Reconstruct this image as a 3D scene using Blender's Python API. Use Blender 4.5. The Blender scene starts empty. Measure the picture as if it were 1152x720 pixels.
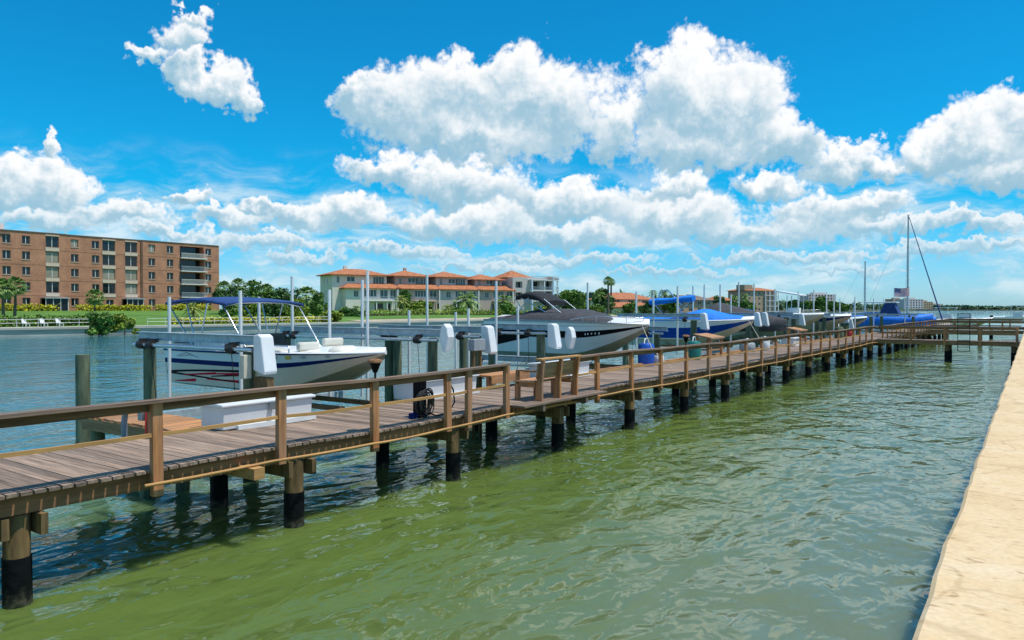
import bpy, bmesh, math, random
import numpy as np
from mathutils import Vector, Matrix
R = math.radians
rnd = random.Random(7)
scene = bpy.context.scene
C = scene.collection

# ---------------------------------------------------------------- survey of the place
# world: +Y runs along the dock, -X goes out from the seawall to the boats, water at z = 0
TH = R(35.4); FOC = 850.0; HOR = 347.0; CAMZ = 3.45
def az(px): return TH - math.atan((px - 576) / FOC)
def s_at(px, d): return d / math.tan(az(px))
def d_at(px, s): return s * math.tan(az(px))
def depth(s, d): return s * math.cos(TH) + d * math.sin(TH)
def z_at(py, s, d): return CAMZ + (HOR - py) * depth(s, d) / FOC

# ---------------------------------------------------------------- materials
def lin(r, g, b):
    f = lambda c: (c / 255 / 12.92) if c <= 10.3 else ((c / 255 + .055) / 1.055) ** 2.4
    return (f(r), f(g), f(b))
def nodes_of(name):
    m = bpy.data.materials.new(name); m.use_nodes = True
    nt = m.node_tree; return m, nt, nt.nodes['Principled BSDF']
def NN(nt, typ, **kw):
    n = nt.nodes.new(typ)
    for k, v in kw.items():
        if k.startswith('i_'):
            key = k[2:]; key = int(key) if key.isdigit() else key
            n.inputs[key].default_value = v
        else: setattr(n, k, v)
    return n
def ramp(nt, stops):
    n = nt.nodes.new('ShaderNodeValToRGB'); e = n.color_ramp.elements
    while len(e) < len(stops): e.new(.5)
    for el, (p, c) in zip(e, stops):
        el.position = p; el.color = (c[0], c[1], c[2], 1) if not isinstance(c, (int, float)) else (c, c, c, 1)
    return n
def mat(name, col, rough=.6, var=.15, scale=(3, 3, 3), metal=0, bump=0, island=0, col2=None, spec=.5, detail=5, coat=0, age=0):
    """base colour broken up by stretched noise, optionally by a random value per separate board or leaf"""
    m, nt, b = nodes_of(name); L = nt.links.new
    tc = NN(nt, 'ShaderNodeTexCoord'); mp = NN(nt, 'ShaderNodeMapping'); mp.inputs['Scale'].default_value = scale
    L(tc.outputs['Object'], mp.inputs[0])
    no = NN(nt, 'ShaderNodeTexNoise'); no.inputs['Scale'].default_value = 1; no.inputs['Detail'].default_value = detail
    no.inputs['Roughness'].default_value = .65
    L(mp.outputs[0], no.inputs['Vector'])
    c1 = tuple(max(0, c * (1 - var)) for c in col)
    c2 = tuple(min(1, c * (1 + var)) for c in (col2 or col))
    rp = ramp(nt, [(.3, c1), (.72, c2)]); L(no.outputs['Fac'], rp.inputs[0])
    out = rp.outputs[0]
    if island:
        ge = NN(nt, 'ShaderNodeNewGeometry'); hs = NN(nt, 'ShaderNodeHueSaturation')
        mr = NN(nt, 'ShaderNodeMapRange'); mr.inputs[3].default_value = 1 - island; mr.inputs[4].default_value = 1 + island
        L(ge.outputs['Random Per Island'], mr.inputs[0]); L(mr.outputs[0], hs.inputs['Value']); L(out, hs.inputs['Color'])
        out = hs.outputs[0]
    if age:   # patches silvered by the weather
        m2 = NN(nt, 'ShaderNodeMapping'); m2.inputs['Scale'].default_value = tuple(.12 * s for s in scale); L(tc.outputs['Object'], m2.inputs[0])
        n2 = NN(nt, 'ShaderNodeTexNoise'); n2.inputs['Scale'].default_value = 1.7; n2.inputs['Detail'].default_value = 7; n2.inputs['Roughness'].default_value = .7; L(m2.outputs[0], n2.inputs['Vector'])
        r2 = ramp(nt, [(.42, 0), (.66, age)]); L(n2.outputs['Fac'], r2.inputs[0])
        mx = NN(nt, 'ShaderNodeMixRGB'); L(r2.outputs[0], mx.inputs[0]); L(out, mx.inputs[1]); mx.inputs[2].default_value = (.26, .22, .175, 1); out = mx.outputs[0]
    L(out, b.inputs['Base Color'])
    b.inputs['Roughness'].default_value = rough; b.inputs['Metallic'].default_value = metal
    b.inputs['Specular IOR Level'].default_value = spec
    if coat: b.inputs['Coat Weight'].default_value = coat; b.inputs['Coat Roughness'].default_value = .05
    if bump:
        bp = NN(nt, 'ShaderNodeBump'); bp.inputs['Strength'].default_value = .6; bp.inputs['Distance'].default_value = bump
        L(no.outputs['Fac'], bp.inputs['Height']); L(bp.outputs[0], b.inputs['Normal'])
    return m
M = {}
# boards, by the direction their grain runs
M['plank'] = mat('weathered_plank', (.18, .112, .074), .85, .5, (1.2, 26, 26), island=.42, bump=.006, col2=(.3, .205, .145), age=.35)
M['plank_y'] = mat('weathered_plank_lengthways', (.19, .13, .095), .85, .45, (26, 1.2, 26), island=.2, bump=.006)
M['wood_z'] = mat('brown_timber_upright', (.47, .155, .04), .75, .4, (16, 16, 1.3), island=.18, bump=.004, col2=(.56, .23, .075), age=.6)
M['wood_y'] = mat('brown_timber_lengthways', (.44, .18, .05), .75, .4, (16, 1.1, 16), island=.18, bump=.004, col2=(.5, .235, .09), age=.6)
M['wood_x'] = mat('brown_timber_crossways', (.30, .15, .055), .75, .4, (1.1, 16, 16), island=.18, bump=.004, col2=(.34, .19, .085))
M['rail_cap'] = mat('grey_brown_rail_cap', (.15, .082, .05), .8, .5, (20, .8, 20), island=.18, bump=.004, col2=(.25, .15, .1), age=.5)
M['rail_side'] = mat('dark_brown_rail_board', (.15, .066, .026), .8, .45, (16, .9, 16), island=.15, bump=.004, col2=(.25, .125, .055), age=.25)
M['tan_wood'] = mat('tan_timber', (.5, .265, .09), .75, .25, (14, 1.2, 14), island=.1)
M['dark_wood'] = mat('dark_stringer', (.26, .125, .055), .85, .4, (14, 1, 14), island=.1)
M['pile_wood'] = mat('pile_timber', (.1, .062, .028), .9, .55, (9, 9, 1.2), bump=.012, col2=(.2, .125, .05))
M['green_pile'] = mat('green_treated_pile', (.085, .11, .06), .9, .45, (9, 9, 1.2), bump=.01, col2=(.15, .17, .1))
M['wrap'] = mat('black_pile_wrap', (.012, .014, .018), .5, .4, (4, 4, 9), bump=.004)
def wrap_mat():
    """black sleeve with a ragged belt of barnacles and slime at the waterline"""
    m, nt, b = nodes_of('black_pile_sleeve'); L = nt.links.new
    ge = NN(nt, 'ShaderNodeNewGeometry'); sx = NN(nt, 'ShaderNodeSeparateXYZ'); L(ge.outputs['Position'], sx.inputs[0])
    no = NN(nt, 'ShaderNodeTexNoise'); no.inputs['Scale'].default_value = 9; no.inputs['Detail'].default_value = 6; L(ge.outputs['Position'], no.inputs['Vector'])
    ma = NN(nt, 'ShaderNodeMath', operation='MULTIPLY_ADD'); L(no.outputs['Fac'], ma.inputs[0]); ma.inputs[1].default_value = .5; L(sx.outputs[2], ma.inputs[2])
    rp = ramp(nt, [(.2, (.03, .035, .018)), (.27, (.09, .085, .055)), (.36, (.02, .02, .016)), (.45, (.005, .0055, .007)), (.85, (.007, .0075, .009))]); L(ma.outputs[0], rp.inputs[0])
    L(rp.outputs[0], b.inputs['Base Color']); b.inputs['Roughness'].default_value = .6; b.inputs['Specular IOR Level'].default_value = .15
    bp = NN(nt, 'ShaderNodeBump'); bp.inputs['Distance'].default_value = .02; L(no.outputs['Fac'], bp.inputs['Height']); L(bp.outputs[0], b.inputs['Normal']); return m
M['wrap'] = wrap_mat()
M['galv'] = mat('galvanised_steel', (.46, .53, .57), .45, .3, (5, 5, 5), metal=.2)
M['pipe'] = mat('bright_steel', (.6, .62, .64), .25, .1, (3, 3, 3), metal=.9)
M['pvc'] = mat('white_pvc', (.8, .8, .79), .35, .05, (6, 6, 1))
M['white'] = mat('white_gelcoat', (.82, .81, .79), .25, .03, (2, 2, 2))
M['plastic'] = mat('white_fibreglass', (.78, .78, .78), .3, .05, (3, 3, 3))
M['black'] = mat('black_canvas', (.016, .016, .019), .85, .4, (6, 6, 6), bump=.004)
M['charcoal'] = mat('charcoal_canvas', (.055, .054, .06), .85, .35, (5, 5, 5), bump=.01)
M['navy'] = mat('navy_canvas', (.016, .055, .19), .8, .3, (5, 5, 5), bump=.006)
M['bluecan'] = mat('bright_blue_canvas', (.006, .21, .75), .75, .25, (4, 4, 4), bump=.008)
M['bluetarp'] = mat('blue_tarpaulin', (.004, .19, .75), .6, .3, (3, 3, 3), bump=.03)
M['rubber'] = mat('black_rubber', (.012, .012, .013), .6, .2)
M['blackpaint'] = mat('black_gloss', (.006, .006, .008), .5, .1, spec=.08)
M['navypaint'] = mat('navy_gloss', (.006, .02, .12), .55, .05, spec=.06)
M['bluepaint'] = mat('royal_blue_gloss', (.004, .06, .32), .3, .08, spec=.15)
M['redpaint'] = mat('red_gloss', (.62, .006, .03), .5, .05, spec=.06)
M['greenpaint'] = mat('teal_gloss', (.005, .11, .1), .2, .1, coat=.3)
M['silver'] = mat('silver_grey_gelcoat', (.62, .63, .62), .14, .06, (1, 1, 1), metal=0, coat=.2)
M['grayhull'] = mat('grey_hull', (.5, .49, .44), .25, .12, (1, 1, 1), coat=.3)
M['beige'] = mat('pale_hull', (.74, .6, .48), .2, .06, (1, 1, 1), spec=.4)
M['bottom'] = mat('olive_bottom', (.27, .27, .2), .45, .3, (1.5, 1.5, 4))  # olive bottom paint; on the deck boat, painted-in reflection of green water
M['tan'] = mat('tan_bottom', (.42, .35, .23), .4, .2, (1.5, 1.5, 4))
M['vinyl'] = mat('cream_vinyl', (.68, .64, .55), .45, .06)
M['glass'] = mat('tinted_glass', (.02, .03, .035), .05, .2)
M['boxgrey'] = mat('grey_enclosure', (.33, .35, .37), .5, .15)
M['cream'] = mat('cream_enclosure', (.62, .58, .45), .5, .1)
M['yellow'] = mat('yellow_label', (.7, .5, .05), .5, .05)
M['teal'] = mat('teal_plastic', (.01, .2, .17), .5, .15)
M['bluedrum'] = mat('blue_plastic', (.01, .1, .5), .4, .15)
M['rope'] = mat('pale_rope', (.5, .45, .36), .9, .2, (30, 30, 30))
M['red'] = mat('red_plastic', (.5, .03, .03), .5, .1)
# buildings
M['stucco'] = mat('white_grey_stucco', (.76, .7, .62), .9, .07, (.6, .6, .6))
M['stucco2'] = mat('mauve_grey_stucco', (.5, .38, .34), .9, .08, (.6, .6, .6))
M['stucco3'] = mat('pale_grey_stucco', (.56, .5, .47), .9, .08, (.6, .6, .6))
M['stucco4'] = mat('tan_stucco', (.42, .3, .19), .9, .1, (.6, .6, .6))
M['trim'] = mat('white_trim', (.76, .74, .71), .7, .05)
M['creamtrim'] = mat('cream_spandrel', (.66, .52, .4), .8, .1)
M['roofdark'] = mat('brown_shingle', (.2, .14, .11), .9, .25, (3, 3, 3))
M['mangrey'] = mat('grey_concrete', (.36, .34, .31), .9, .25, (.8, .8, 2))
M['window'] = mat('dark_window_glass', (.012, .016, .02), .06, .3, (.4, .4, .4))
M['tealglass'] = mat('teal_window_glass', (.03, .09, .1), .06, .3, (.4, .4, .4))
M['curtain'] = mat('window_with_pale_blinds', (.32, .28, .21), .3, .25, (.5, .5, .5))
M['screen'] = mat('dark_porch_screen', (.012, .02, .035), .4, .3)
def tile_mat():
    m, nt, b = nodes_of('orange_clay_tile'); L = nt.links.new
    tc = NN(nt, 'ShaderNodeTexCoord')
    wv = NN(nt, 'ShaderNodeTexWave', wave_type='BANDS', bands_direction='Z'); wv.inputs['Scale'].default_value = 2.2; wv.inputs['Distortion'].default_value = 1.5
    L(tc.outputs['Object'], wv.inputs[0])
    no = NN(nt, 'ShaderNodeTexNoise'); no.inputs['Scale'].default_value = 1.3; no.inputs['Detail'].default_value = 6; L(tc.outputs['Object'], no.inputs['Vector'])
    rp = ramp(nt, [(.3, (.36, .105, .04)), (.5, (.5, .175, .07)), (.75, (.6, .26, .12))]); L(no.outputs['Fac'], rp.inputs[0])
    mx = NN(nt, 'ShaderNodeMixRGB', blend_type='MULTIPLY'); mx.inputs[0].default_value = .3
    L(rp.outputs[0], mx.inputs[1]); L(wv.outputs[0], mx.inputs[2]); L(mx.outputs[0], b.inputs['Base Color'])
    b.inputs['Roughness'].default_value = .85; return m
M['tile'] = tile_mat()
def brick_mat():
    m, nt, b = nodes_of('brown_brick'); L = nt.links.new
    tc = NN(nt, 'ShaderNodeTexCoord'); mp = NN(nt, 'ShaderNodeMapping')
    sx = NN(nt, 'ShaderNodeSeparateXYZ'); cx = NN(nt, 'ShaderNodeCombineXYZ')
    L(tc.outputs['Object'], sx.inputs[0]); L(sx.outputs[0], cx.inputs[0]); L(sx.outputs[2], cx.inputs[1])
    br = NN(nt, 'ShaderNodeTexBrick'); br.inputs['Scale'].default_value = 2.4
    br.inputs['Color1'].default_value = (.52, .225, .125, 1); br.inputs['Color2'].default_value = (.42, .165, .09, 1); br.inputs['Mortar'].default_value = (.5, .36, .27, 1)
    br.inputs['Mortar Size'].default_value = .012
    L(cx.outputs[0], br.inputs['Vector'])
    no = NN(nt, 'ShaderNodeTexNoise'); no.inputs['Scale'].default_value = .5; no.inputs['Detail'].default_value = 6; L(tc.outputs['Object'], no.inputs['Vector'])
    hs = NN(nt, 'ShaderNodeHueSaturation'); mr = NN(nt, 'ShaderNodeMapRange'); mr.inputs[1].default_value = .3; mr.inputs[2].default_value = .7; mr.inputs[3].default_value = .8; mr.inputs[4].default_value = 1.2
    L(no.outputs['Fac'], mr.inputs[0]); L(mr.outputs[0], hs.inputs['Value']); L(br.outputs[0], hs.inputs['Color']); L(hs.outputs[0], b.inputs['Base Color'])
    b.inputs['Roughness'].default_value = .9; return m
M['brick'] = brick_mat()
def leaf(name, col, col2, island=.5):
    m = mat(name, col, .55, .2, (.25, .25, .25), island=island, col2=col2, spec=.3, detail=2)
    b = m.node_tree.nodes['Principled BSDF']
    b.inputs['Subsurface Weight'].default_value = 0
    return m
M['leaf'] = leaf('green_leaves', (.075, .165, .025), (.15, .26, .04))
M['leafdark'] = leaf('dark_green_leaves', (.045, .11, .028), (.09, .18, .04))
M['leafyel'] = leaf('yellow_green_leaves', (.16, .24, .022), (.25, .32, .035))
M['hedgeyel'] = leaf('golden_hedge_leaves', (.4, .4, .012), (.5, .46, .02), .35)
M['palm'] = leaf('palm_fronds', (.1, .2, .03), (.2, .29, .07), .5)
M['palmyel'] = leaf('yellowing_palm_fronds', (.17, .23, .03), (.28, .31, .07), .5)
M['bark'] = mat('palm_bark', (.15, .12, .095), .95, .3, (4, 4, 12))
M['farleaf'] = leaf('far_green_leaves', (.045, .1, .045), (.075, .14, .06))

# ---------------------------------------------------------------- mesh builder
class MB:
    def __init__(self): self.v = []; self.f = []; self.mi = []; self.sm = []
    def add(self, vs, fs, m=0, sm=False):
        o = len(self.v); self.v += [tuple(p) for p in vs]
        for f in fs: self.f.append(tuple(i + o for i in f)); self.mi.append(m); self.sm.append(sm)
    def box(self, x0, x1, y0, y1, z0, z1, m=0):
        x0, x1 = sorted((x0, x1)); y0, y1 = sorted((y0, y1)); z0, z1 = sorted((z0, z1))
        self.add([(x0,y0,z0),(x1,y0,z0),(x1,y1,z0),(x0,y1,z0),(x0,y0,z1),(x1,y0,z1),(x1,y1,z1),(x0,y1,z1)],
                 [(3,2,1,0),(4,5,6,7),(0,1,5,4),(1,2,6,5),(2,3,7,6),(3,0,4,7)], m)
        return self
    def bar(self, p0, p1, w, h, m=0):
        """rectangular bar from p0 to p1; w sideways, h upwards"""
        p0, p1 = Vector(p0), Vector(p1); t = (p1 - p0).normalized()
        up = Vector((0, 0, 1)) if abs(t.z) < .95 else Vector((0, 1, 0))
        sd = t.cross(up).normalized(); u = sd.cross(t).normalized()
        vs = [p + sd * (a * w / 2) + u * (b * h / 2) for p in (p0, p1) for a, b in ((-1,-1),(1,-1),(1,1),(-1,1))]
        self.add(vs, [(0,1,2,3),(7,6,5,4),(0,4,5,1),(1,5,6,2),(2,6,7,3),(3,7,4,0)], m); return self
    def tube(self, pts, r, n=8, m=0, cap=True):
        pts = [Vector(p) for p in pts]; rs = r if isinstance(r, (list, tuple)) else [r] * len(pts)
        rings = []; prev = None
        for i, p in enumerate(pts):
            t = (pts[min(i + 1, len(pts) - 1)] - pts[max(i - 1, 0)]).normalized()
            if prev is None:
                a = Vector((1, 0, 0)) if abs(t.x) < .9 else Vector((0, 1, 0))
                sd = t.cross(a).normalized()
            else:
                sd = (prev - t * prev.dot(t)).normalized()
            prev = sd; u = t.cross(sd)
            rings.append([p + (sd * math.cos(2*math.pi*k/n) + u * math.sin(2*math.pi*k/n)) * rs[i] for k in range(n)])
        self.loft(rings, m, cap=cap); return self
    def loft(self, rings, m=0, closed=True, cap=True, sm=True):
        n = len(rings[0]); vs = [p for rg in rings for p in rg]; fs = []
        for i in range(len(rings) - 1):
            for k in range(n if closed else n - 1):
                a, b = i*n + k, i*n + (k+1) % n
                fs.append((a, b, b + n, a + n))
        self.add(vs, fs, m, sm)
        if cap and closed:
            self.add(rings[0], [tuple(range(n))[::-1]], m); self.add(rings[-1], [tuple(range(n))], m)
        return self
    def prism(self, poly, axis, a0, a1, m=0):
        """poly of 2-D points extruded along axis: x -> (y,z), y -> (x,z), z -> (x,y)"""
        put = {'x': lambda p, a: (a, p[0], p[1]), 'y': lambda p, a: (p[0], a, p[1]), 'z': lambda p, a: (p[0], p[1], a)}[axis]
        n = len(poly); vs = [put(p, a0) for p in poly] + [put(p, a1) for p in poly]
        self.add(vs, [tuple(range(n))[::-1], tuple(range(n, 2*n))] + [(k, (k+1) % n, (k+1) % n + n, k + n) for k in range(n)], m); return self
    def ball(self, c, r, m=0, n=10):
        rx, ry, rz = r if isinstance(r, tuple) else (r, r, r); rings = []
        for i in range(1, n // 2 + 1):
            a = math.pi * i / (n // 2 + 1)
            rings.append([(c[0] + rx*math.sin(a)*math.cos(2*math.pi*k/n), c[1] + ry*math.sin(a)*math.sin(2*math.pi*k/n), c[2] - rz*math.cos(a)) for k in range(n)])
        self.loft(rings, m); return self
    def build(self, name, mats, parent=None, local=False, bevel=0, kind=None):
        off = Vector((0, 0, 0))
        if parent is not None and not local:
            p = parent
            while p is not None: off = off + p.location; p = p.parent
        me = bpy.data.meshes.new(name)
        me.from_pydata([(x - off.x, y - off.y, z - off.z) for x, y, z in self.v], [], self.f)
        if not isinstance(mats, (list, tuple)): mats = [mats]
        for mm in mats: me.materials.append(mm)
        me.polygons.foreach_set('material_index', self.mi); me.polygons.foreach_set('use_smooth', self.sm)
        bm = bmesh.new(); bm.from_mesh(me)
        if bevel:
            es = [e for e in bm.edges if len(e.link_faces) == 2 and e.calc_face_angle(0) > .6]
            bmesh.ops.bevel(bm, geom=es, offset=bevel, segments=2, profile=.6, affect='EDGES')
        bmesh.ops.recalc_face_normals(bm, faces=bm.faces)
        bm.to_mesh(me); bm.free(); me.update()
        o = bpy.data.objects.new(name, me); C.objects.link(o)
        if parent is not None: o.parent = parent
        if kind: o['kind'] = kind
        return o
def tag(o, label, cat, group=None):
    o['label'] = label; o['category'] = cat
    if group: o['group'] = group
    return o
def thing(name, label, cat, loc=(0, 0, 0), rotz=0, group=None):
    o = bpy.data.objects.new(name, None); C.objects.link(o); o.empty_display_size = .3
    o.location = loc; o.rotation_euler = (0, 0, rotz); return tag(o, label, cat, group)
def dup(o, parent=None):
    c = o.copy(); C.objects.link(c); c.parent = parent
    for ch in list(o.children): dup(ch, c)
    return c
# ---------------------------------------------------------------- camera
cam = bpy.data.cameras.new('camera'); co = bpy.data.objects.new('camera', cam); C.objects.link(co)
co.location = (0, 0, CAMZ); co.rotation_euler = (R(90) - math.atan(13 / FOC), 0, TH)
cam.sensor_width = 36; cam.lens = FOC / 1152 * 36; cam.clip_end = 20000; cam.clip_start = .05
scene.camera = co
vs_ = scene.view_settings; vs_.view_transform = 'Standard'; vs_.look = 'None'; vs_.gamma = 1; vs_.exposure = 0
try: vs_.use_curve_mapping = False
except Exception: pass
scene.cycles.use_denoising = True
scene.cycles.max_bounces = 6; scene.cycles.diffuse_bounces = 2; scene.cycles.glossy_bounces = 3; scene.cycles.transparent_max_bounces = 8
scene.cycles.caustics_reflective = False; scene.cycles.caustics_refractive = False

# ---------------------------------------------------------------- sun
SUN = Vector((.34, .1, 1.0)).normalized()
sl = bpy.data.lights.new('sun', 'SUN'); sl.energy = 4.3; sl.angle = R(.5); sl.color = (1, .95, .87)
so = bpy.data.objects.new('sun', sl); C.objects.link(so); so.rotation_euler = SUN.to_track_quat('Z', 'Y').to_euler(); so.location = (0, 0, 60)

SKYS = .14
# ---------------------------------------------------------------- sky with cumulus, all in terms of compass bearing and elevation
world = bpy.data.worlds.new('World'); scene.world = world; world.use_nodes = True
world.cycles.sampling_method = 'MANUAL'; world.cycles.sample_map_resolution = 512
wt = world.node_tree; wt.nodes.clear(); L = wt.links.new
def W(op, a, b=None, c=None, clamp=False):
    n = wt.nodes.new('ShaderNodeMath'); n.operation = op; n.use_clamp = clamp
    for i, x in enumerate((a, b, c)):
        if x is None: continue
        if isinstance(x, (int, float)): n.inputs[i].default_value = x
        else: L(x, n.inputs[i])
    return n.outputs[0]
def blob(px, py, rx, ry):
    a = math.degrees(math.atan((px - 576) / FOC) - TH); k = math.cos(math.atan((px - 576) / FOC))
    e = math.degrees(math.atan((HOR - py) / FOC * k)); return a, e, math.degrees(rx / FOC * k * k) , math.degrees(ry / FOC * k)
BLOBS = [
 (205,40,40,26),(168,58,26,12),(252,98,46,24),(208,82,30,24),(222,18,30,12),(276,110,26,14),
 (520,114,114,50),(440,126,66,34),(612,114,84,56),(578,86,54,30),(520,155,124,32),(395,114,28,20),(692,148,34,40),
 (790,114,92,66),(758,86,50,42),(835,128,62,52),(888,156,46,36),(945,184,62,22),(790,168,88,34),(990,190,38,14),
 (1105,160,80,48),(1050,165,52,34),(1150,125,60,40),(1130,200,80,26),(1190,170,60,60),
 (48,163,20,18),(60,205,52,34),(8,208,38,32),(128,240,88,16),(216,222,40,11),(58,248,80,16),(190,262,48,9),
 (260,248,50,14),(300,232,34,10),(235,275,60,10),(980,232,60,16),(1100,252,70,12),(1120,275,70,9),(440,195,54,20),(525,207,90,32),(400,240,60,20),(640,228,100,28),(752,214,50,22),(862,212,44,17),(920,242,86,24),(750,246,100,26),(330,243,50,15),(520,252,110,20),(1010,258,100,15),(850,262,110,16),(640,266,110,16),
 (300,272,70,10),(450,284,90,9),(640,292,120,8),(880,290,120,8),(1060,282,80,10),(90,285,80,10),(345,290,60,7),(540,303,100,6),(760,305,100,6),(960,305,80,5),(200,285,60,8),
]
def noise2(vec, sc, det, amp, rough=.5):
    n = wt.nodes.new('ShaderNodeTexNoise'); n.noise_dimensions = '2D'; n.inputs['Scale'].default_value = sc; n.inputs['Detail'].default_value = det; n.inputs['Roughness'].default_value = rough
    L(vec, n.inputs['Vector']); s = wt.nodes.new('ShaderNodeVectorMath'); s.operation = 'MULTIPLY_ADD'
    L(n.outputs['Color'], s.inputs[0]); s.inputs[1].default_value = (amp, amp, 0); s.inputs[2].default_value = (-amp/2, -amp/2, 0)
    sp = wt.nodes.new('ShaderNodeSeparateColor'); L(n.outputs['Color'], sp.inputs[0])
    return s.outputs[0], sp.outputs[2]
def vadd(a, b):
    ad = wt.nodes.new('ShaderNodeVectorMath'); L(a, ad.inputs[0])
    if isinstance(b, tuple): ad.inputs[1].default_value = b
    else: L(b, ad.inputs[1])
    return ad.outputs[0]
def mrange(x, a, b, c=0., d=1., mode='SMOOTHSTEP'):
    n = wt.nodes.new('ShaderNodeMapRange'); n.interpolation_type = mode; L(x, n.inputs[0])
    for i, v in enumerate((a, b, c, d)): n.inputs[i + 1].default_value = v
    return n.outputs[0]
ELSE = [(60, 14, 26, 5), (105, 20, 22, 7), (150, 16, 30, 6), (-110, 12, 16, 5), (-135, 26, 22, 8), (-165, 15, 20, 5), (35, 30, 14, 6), (80, 42, 18, 9), (-100, 45, 20, 8)]  # clouds outside the view, added for white ambient light and reflections
def cloud_field(vec, warp):
    """soft union of ellipses (vec holds bearing and elevation in degrees): density, height within the cloud, puffs"""
    w2, f2 = noise2(vec, .42, 5, 3.0, .53)
    w3, f3 = noise2(vec, 1.35, 4, 1.5, .52)
    wsum = vadd(warp, w2); sc_ = wt.nodes.new('ShaderNodeVectorMath'); sc_.operation = 'SCALE'; L(wsum, sc_.inputs[0]); L(mrange(elev, 1., 11., .25, 1., 'LINEAR'), sc_.inputs['Scale'])
    P = vadd(vadd(vec, sc_.outputs[0]), w3); K = 4.5; accw = accv = None
    for a, e, ra, re in [blob(*b) for b in BLOBS] + ELSE:
        m = wt.nodes.new('ShaderNodeVectorMath'); m.operation = 'MULTIPLY_ADD'; L(P, m.inputs[0])
        m.inputs[1].default_value = (1/ra, 1/re, 0); m.inputs[2].default_value = (-a/ra, -e/re, 0)
        d = wt.nodes.new('ShaderNodeVectorMath'); d.operation = 'DOT_PRODUCT'; L(m.outputs[0], d.inputs[0]); L(m.outputs[0], d.inputs[1])
        w = W('POWER', math.exp(-K), d.outputs['Value'])
        v = wt.nodes.new('ShaderNodeVectorMath'); v.operation = 'MULTIPLY_ADD'; L(m.outputs[0], v.inputs[0]); L(w, v.inputs[1])
        if accv is not None: L(accv, v.inputs[2])
        accv = v.outputs[0]; accw = w if accw is None else W('ADD', accw, w)
        nx = wt.nodes.new('ShaderNodeVectorMath'); nx.operation = 'MULTIPLY_ADD'; L(accv, nx.inputs[0]); nx.inputs[1].default_value = (1e-9,) * 3; L(P, nx.inputs[2]); P = nx.outputs[0]   # keeps the sum in order
    sp = wt.nodes.new('ShaderNodeSeparateXYZ'); L(accv, sp.inputs[0])
    Y = W('DIVIDE', sp.outputs[1], W('ADD', accw, 1e-6)); X = W('DIVIDE', sp.outputs[0], W('ADD', accw, 1e-6))
    F = W('ADD', 1.0, W('DIVIDE', W('LOGARITHM', W('ADD', accw, 1e-6), math.e), K))
    puff = W('ABSOLUTE', W('MULTIPLY_ADD', f2, 2.0, -1.0))
    puff3 = W('ABSOLUTE', W('MULTIPLY_ADD', f3, 2.0, -1.0))
    F = W('ADD', F, W('MULTIPLY', W('SUBTRACT', puff3, .22), .5))
    return W('ADD', F, W('MULTIPLY', W('SUBTRACT', puff, .25), .8)), W('MULTIPLY_ADD', X, .25, Y), W('ADD', puff, W('MULTIPLY', W('SUBTRACT', puff3, .22), .4))
tc = wt.nodes.new('ShaderNodeTexCoord'); sx = wt.nodes.new('ShaderNodeSeparateXYZ'); L(tc.outputs['Generated'], sx.inputs[0])
bear = W('MULTIPLY', W('ARCTAN2', sx.outputs[0], sx.outputs[1]), 57.2958)
elev = W('MULTIPLY', W('ARCSINE', sx.outputs[2]), 57.2958)
def comb(a, e):
    c = wt.nodes.new('ShaderNodeCombineXYZ'); L(a, c.inputs[0]); L(e, c.inputs[1]); return c.outputs[0]
vec0 = comb(bear, elev); warp, _ = noise2(vec0, .2, 1, 3.0)
F0, HY, puff = cloud_field(vec0, warp)
alpha = W('MULTIPLY', mrange(F0, -.1, .5), mrange(elev, -2., 7., .5, 1.))
edge = W('SUBTRACT', 1.0, mrange(F0, .0, .8))
shade = mrange(W('ADD', W('ADD', HY, W('MULTIPLY', W('SUBTRACT', puff, .2), .75)), W('MULTIPLY', edge, .35)), -.6, .6)
def mixc(f, a, b):
    n = wt.nodes.new('ShaderNodeMixRGB')
    if isinstance(f, float): n.inputs[0].default_value = f
    else: L(f, n.inputs[0])
    for i, x in ((1, a), (2, b)):
        if isinstance(x, tuple): n.inputs[i].default_value = (*x, 1)
        else: L(x, n.inputs[i])
    return n.outputs[0]
ccol = mixc(shade, (.33, .55, .69), (1.03, 1.03, 1.03))
low = mrange(elev, 1.0, 9.0)                       # far clouds near the horizon sink into blue air
ccol = mixc(W('MULTIPLY', W('SUBTRACT', 1.0, low), .62), ccol, (.33, .60, .76))
sky = wt.nodes.new('ShaderNodeTexSky'); sky.sky_type = 'NISHITA'; sky.sun_disc = False
sky.sun_elevation = math.asin(SUN.z); sky.sun_rotation = math.atan2(SUN.x, SUN.y)
sky.air_density = 1.0; sky.dust_density = .3; sky.ozone_density = 2.5
hs = wt.nodes.new('ShaderNodeMixRGB'); hs.blend_type = 'MULTIPLY'; hs.inputs[0].default_value = 1; L(mixc(mrange(elev, 0., 8., mode='SMOOTHSTEP'), (.44, .78, 1.17), (.03, .77, 1.06)), hs.inputs[2]); L(sky.outputs[0], hs.inputs[1])
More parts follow.
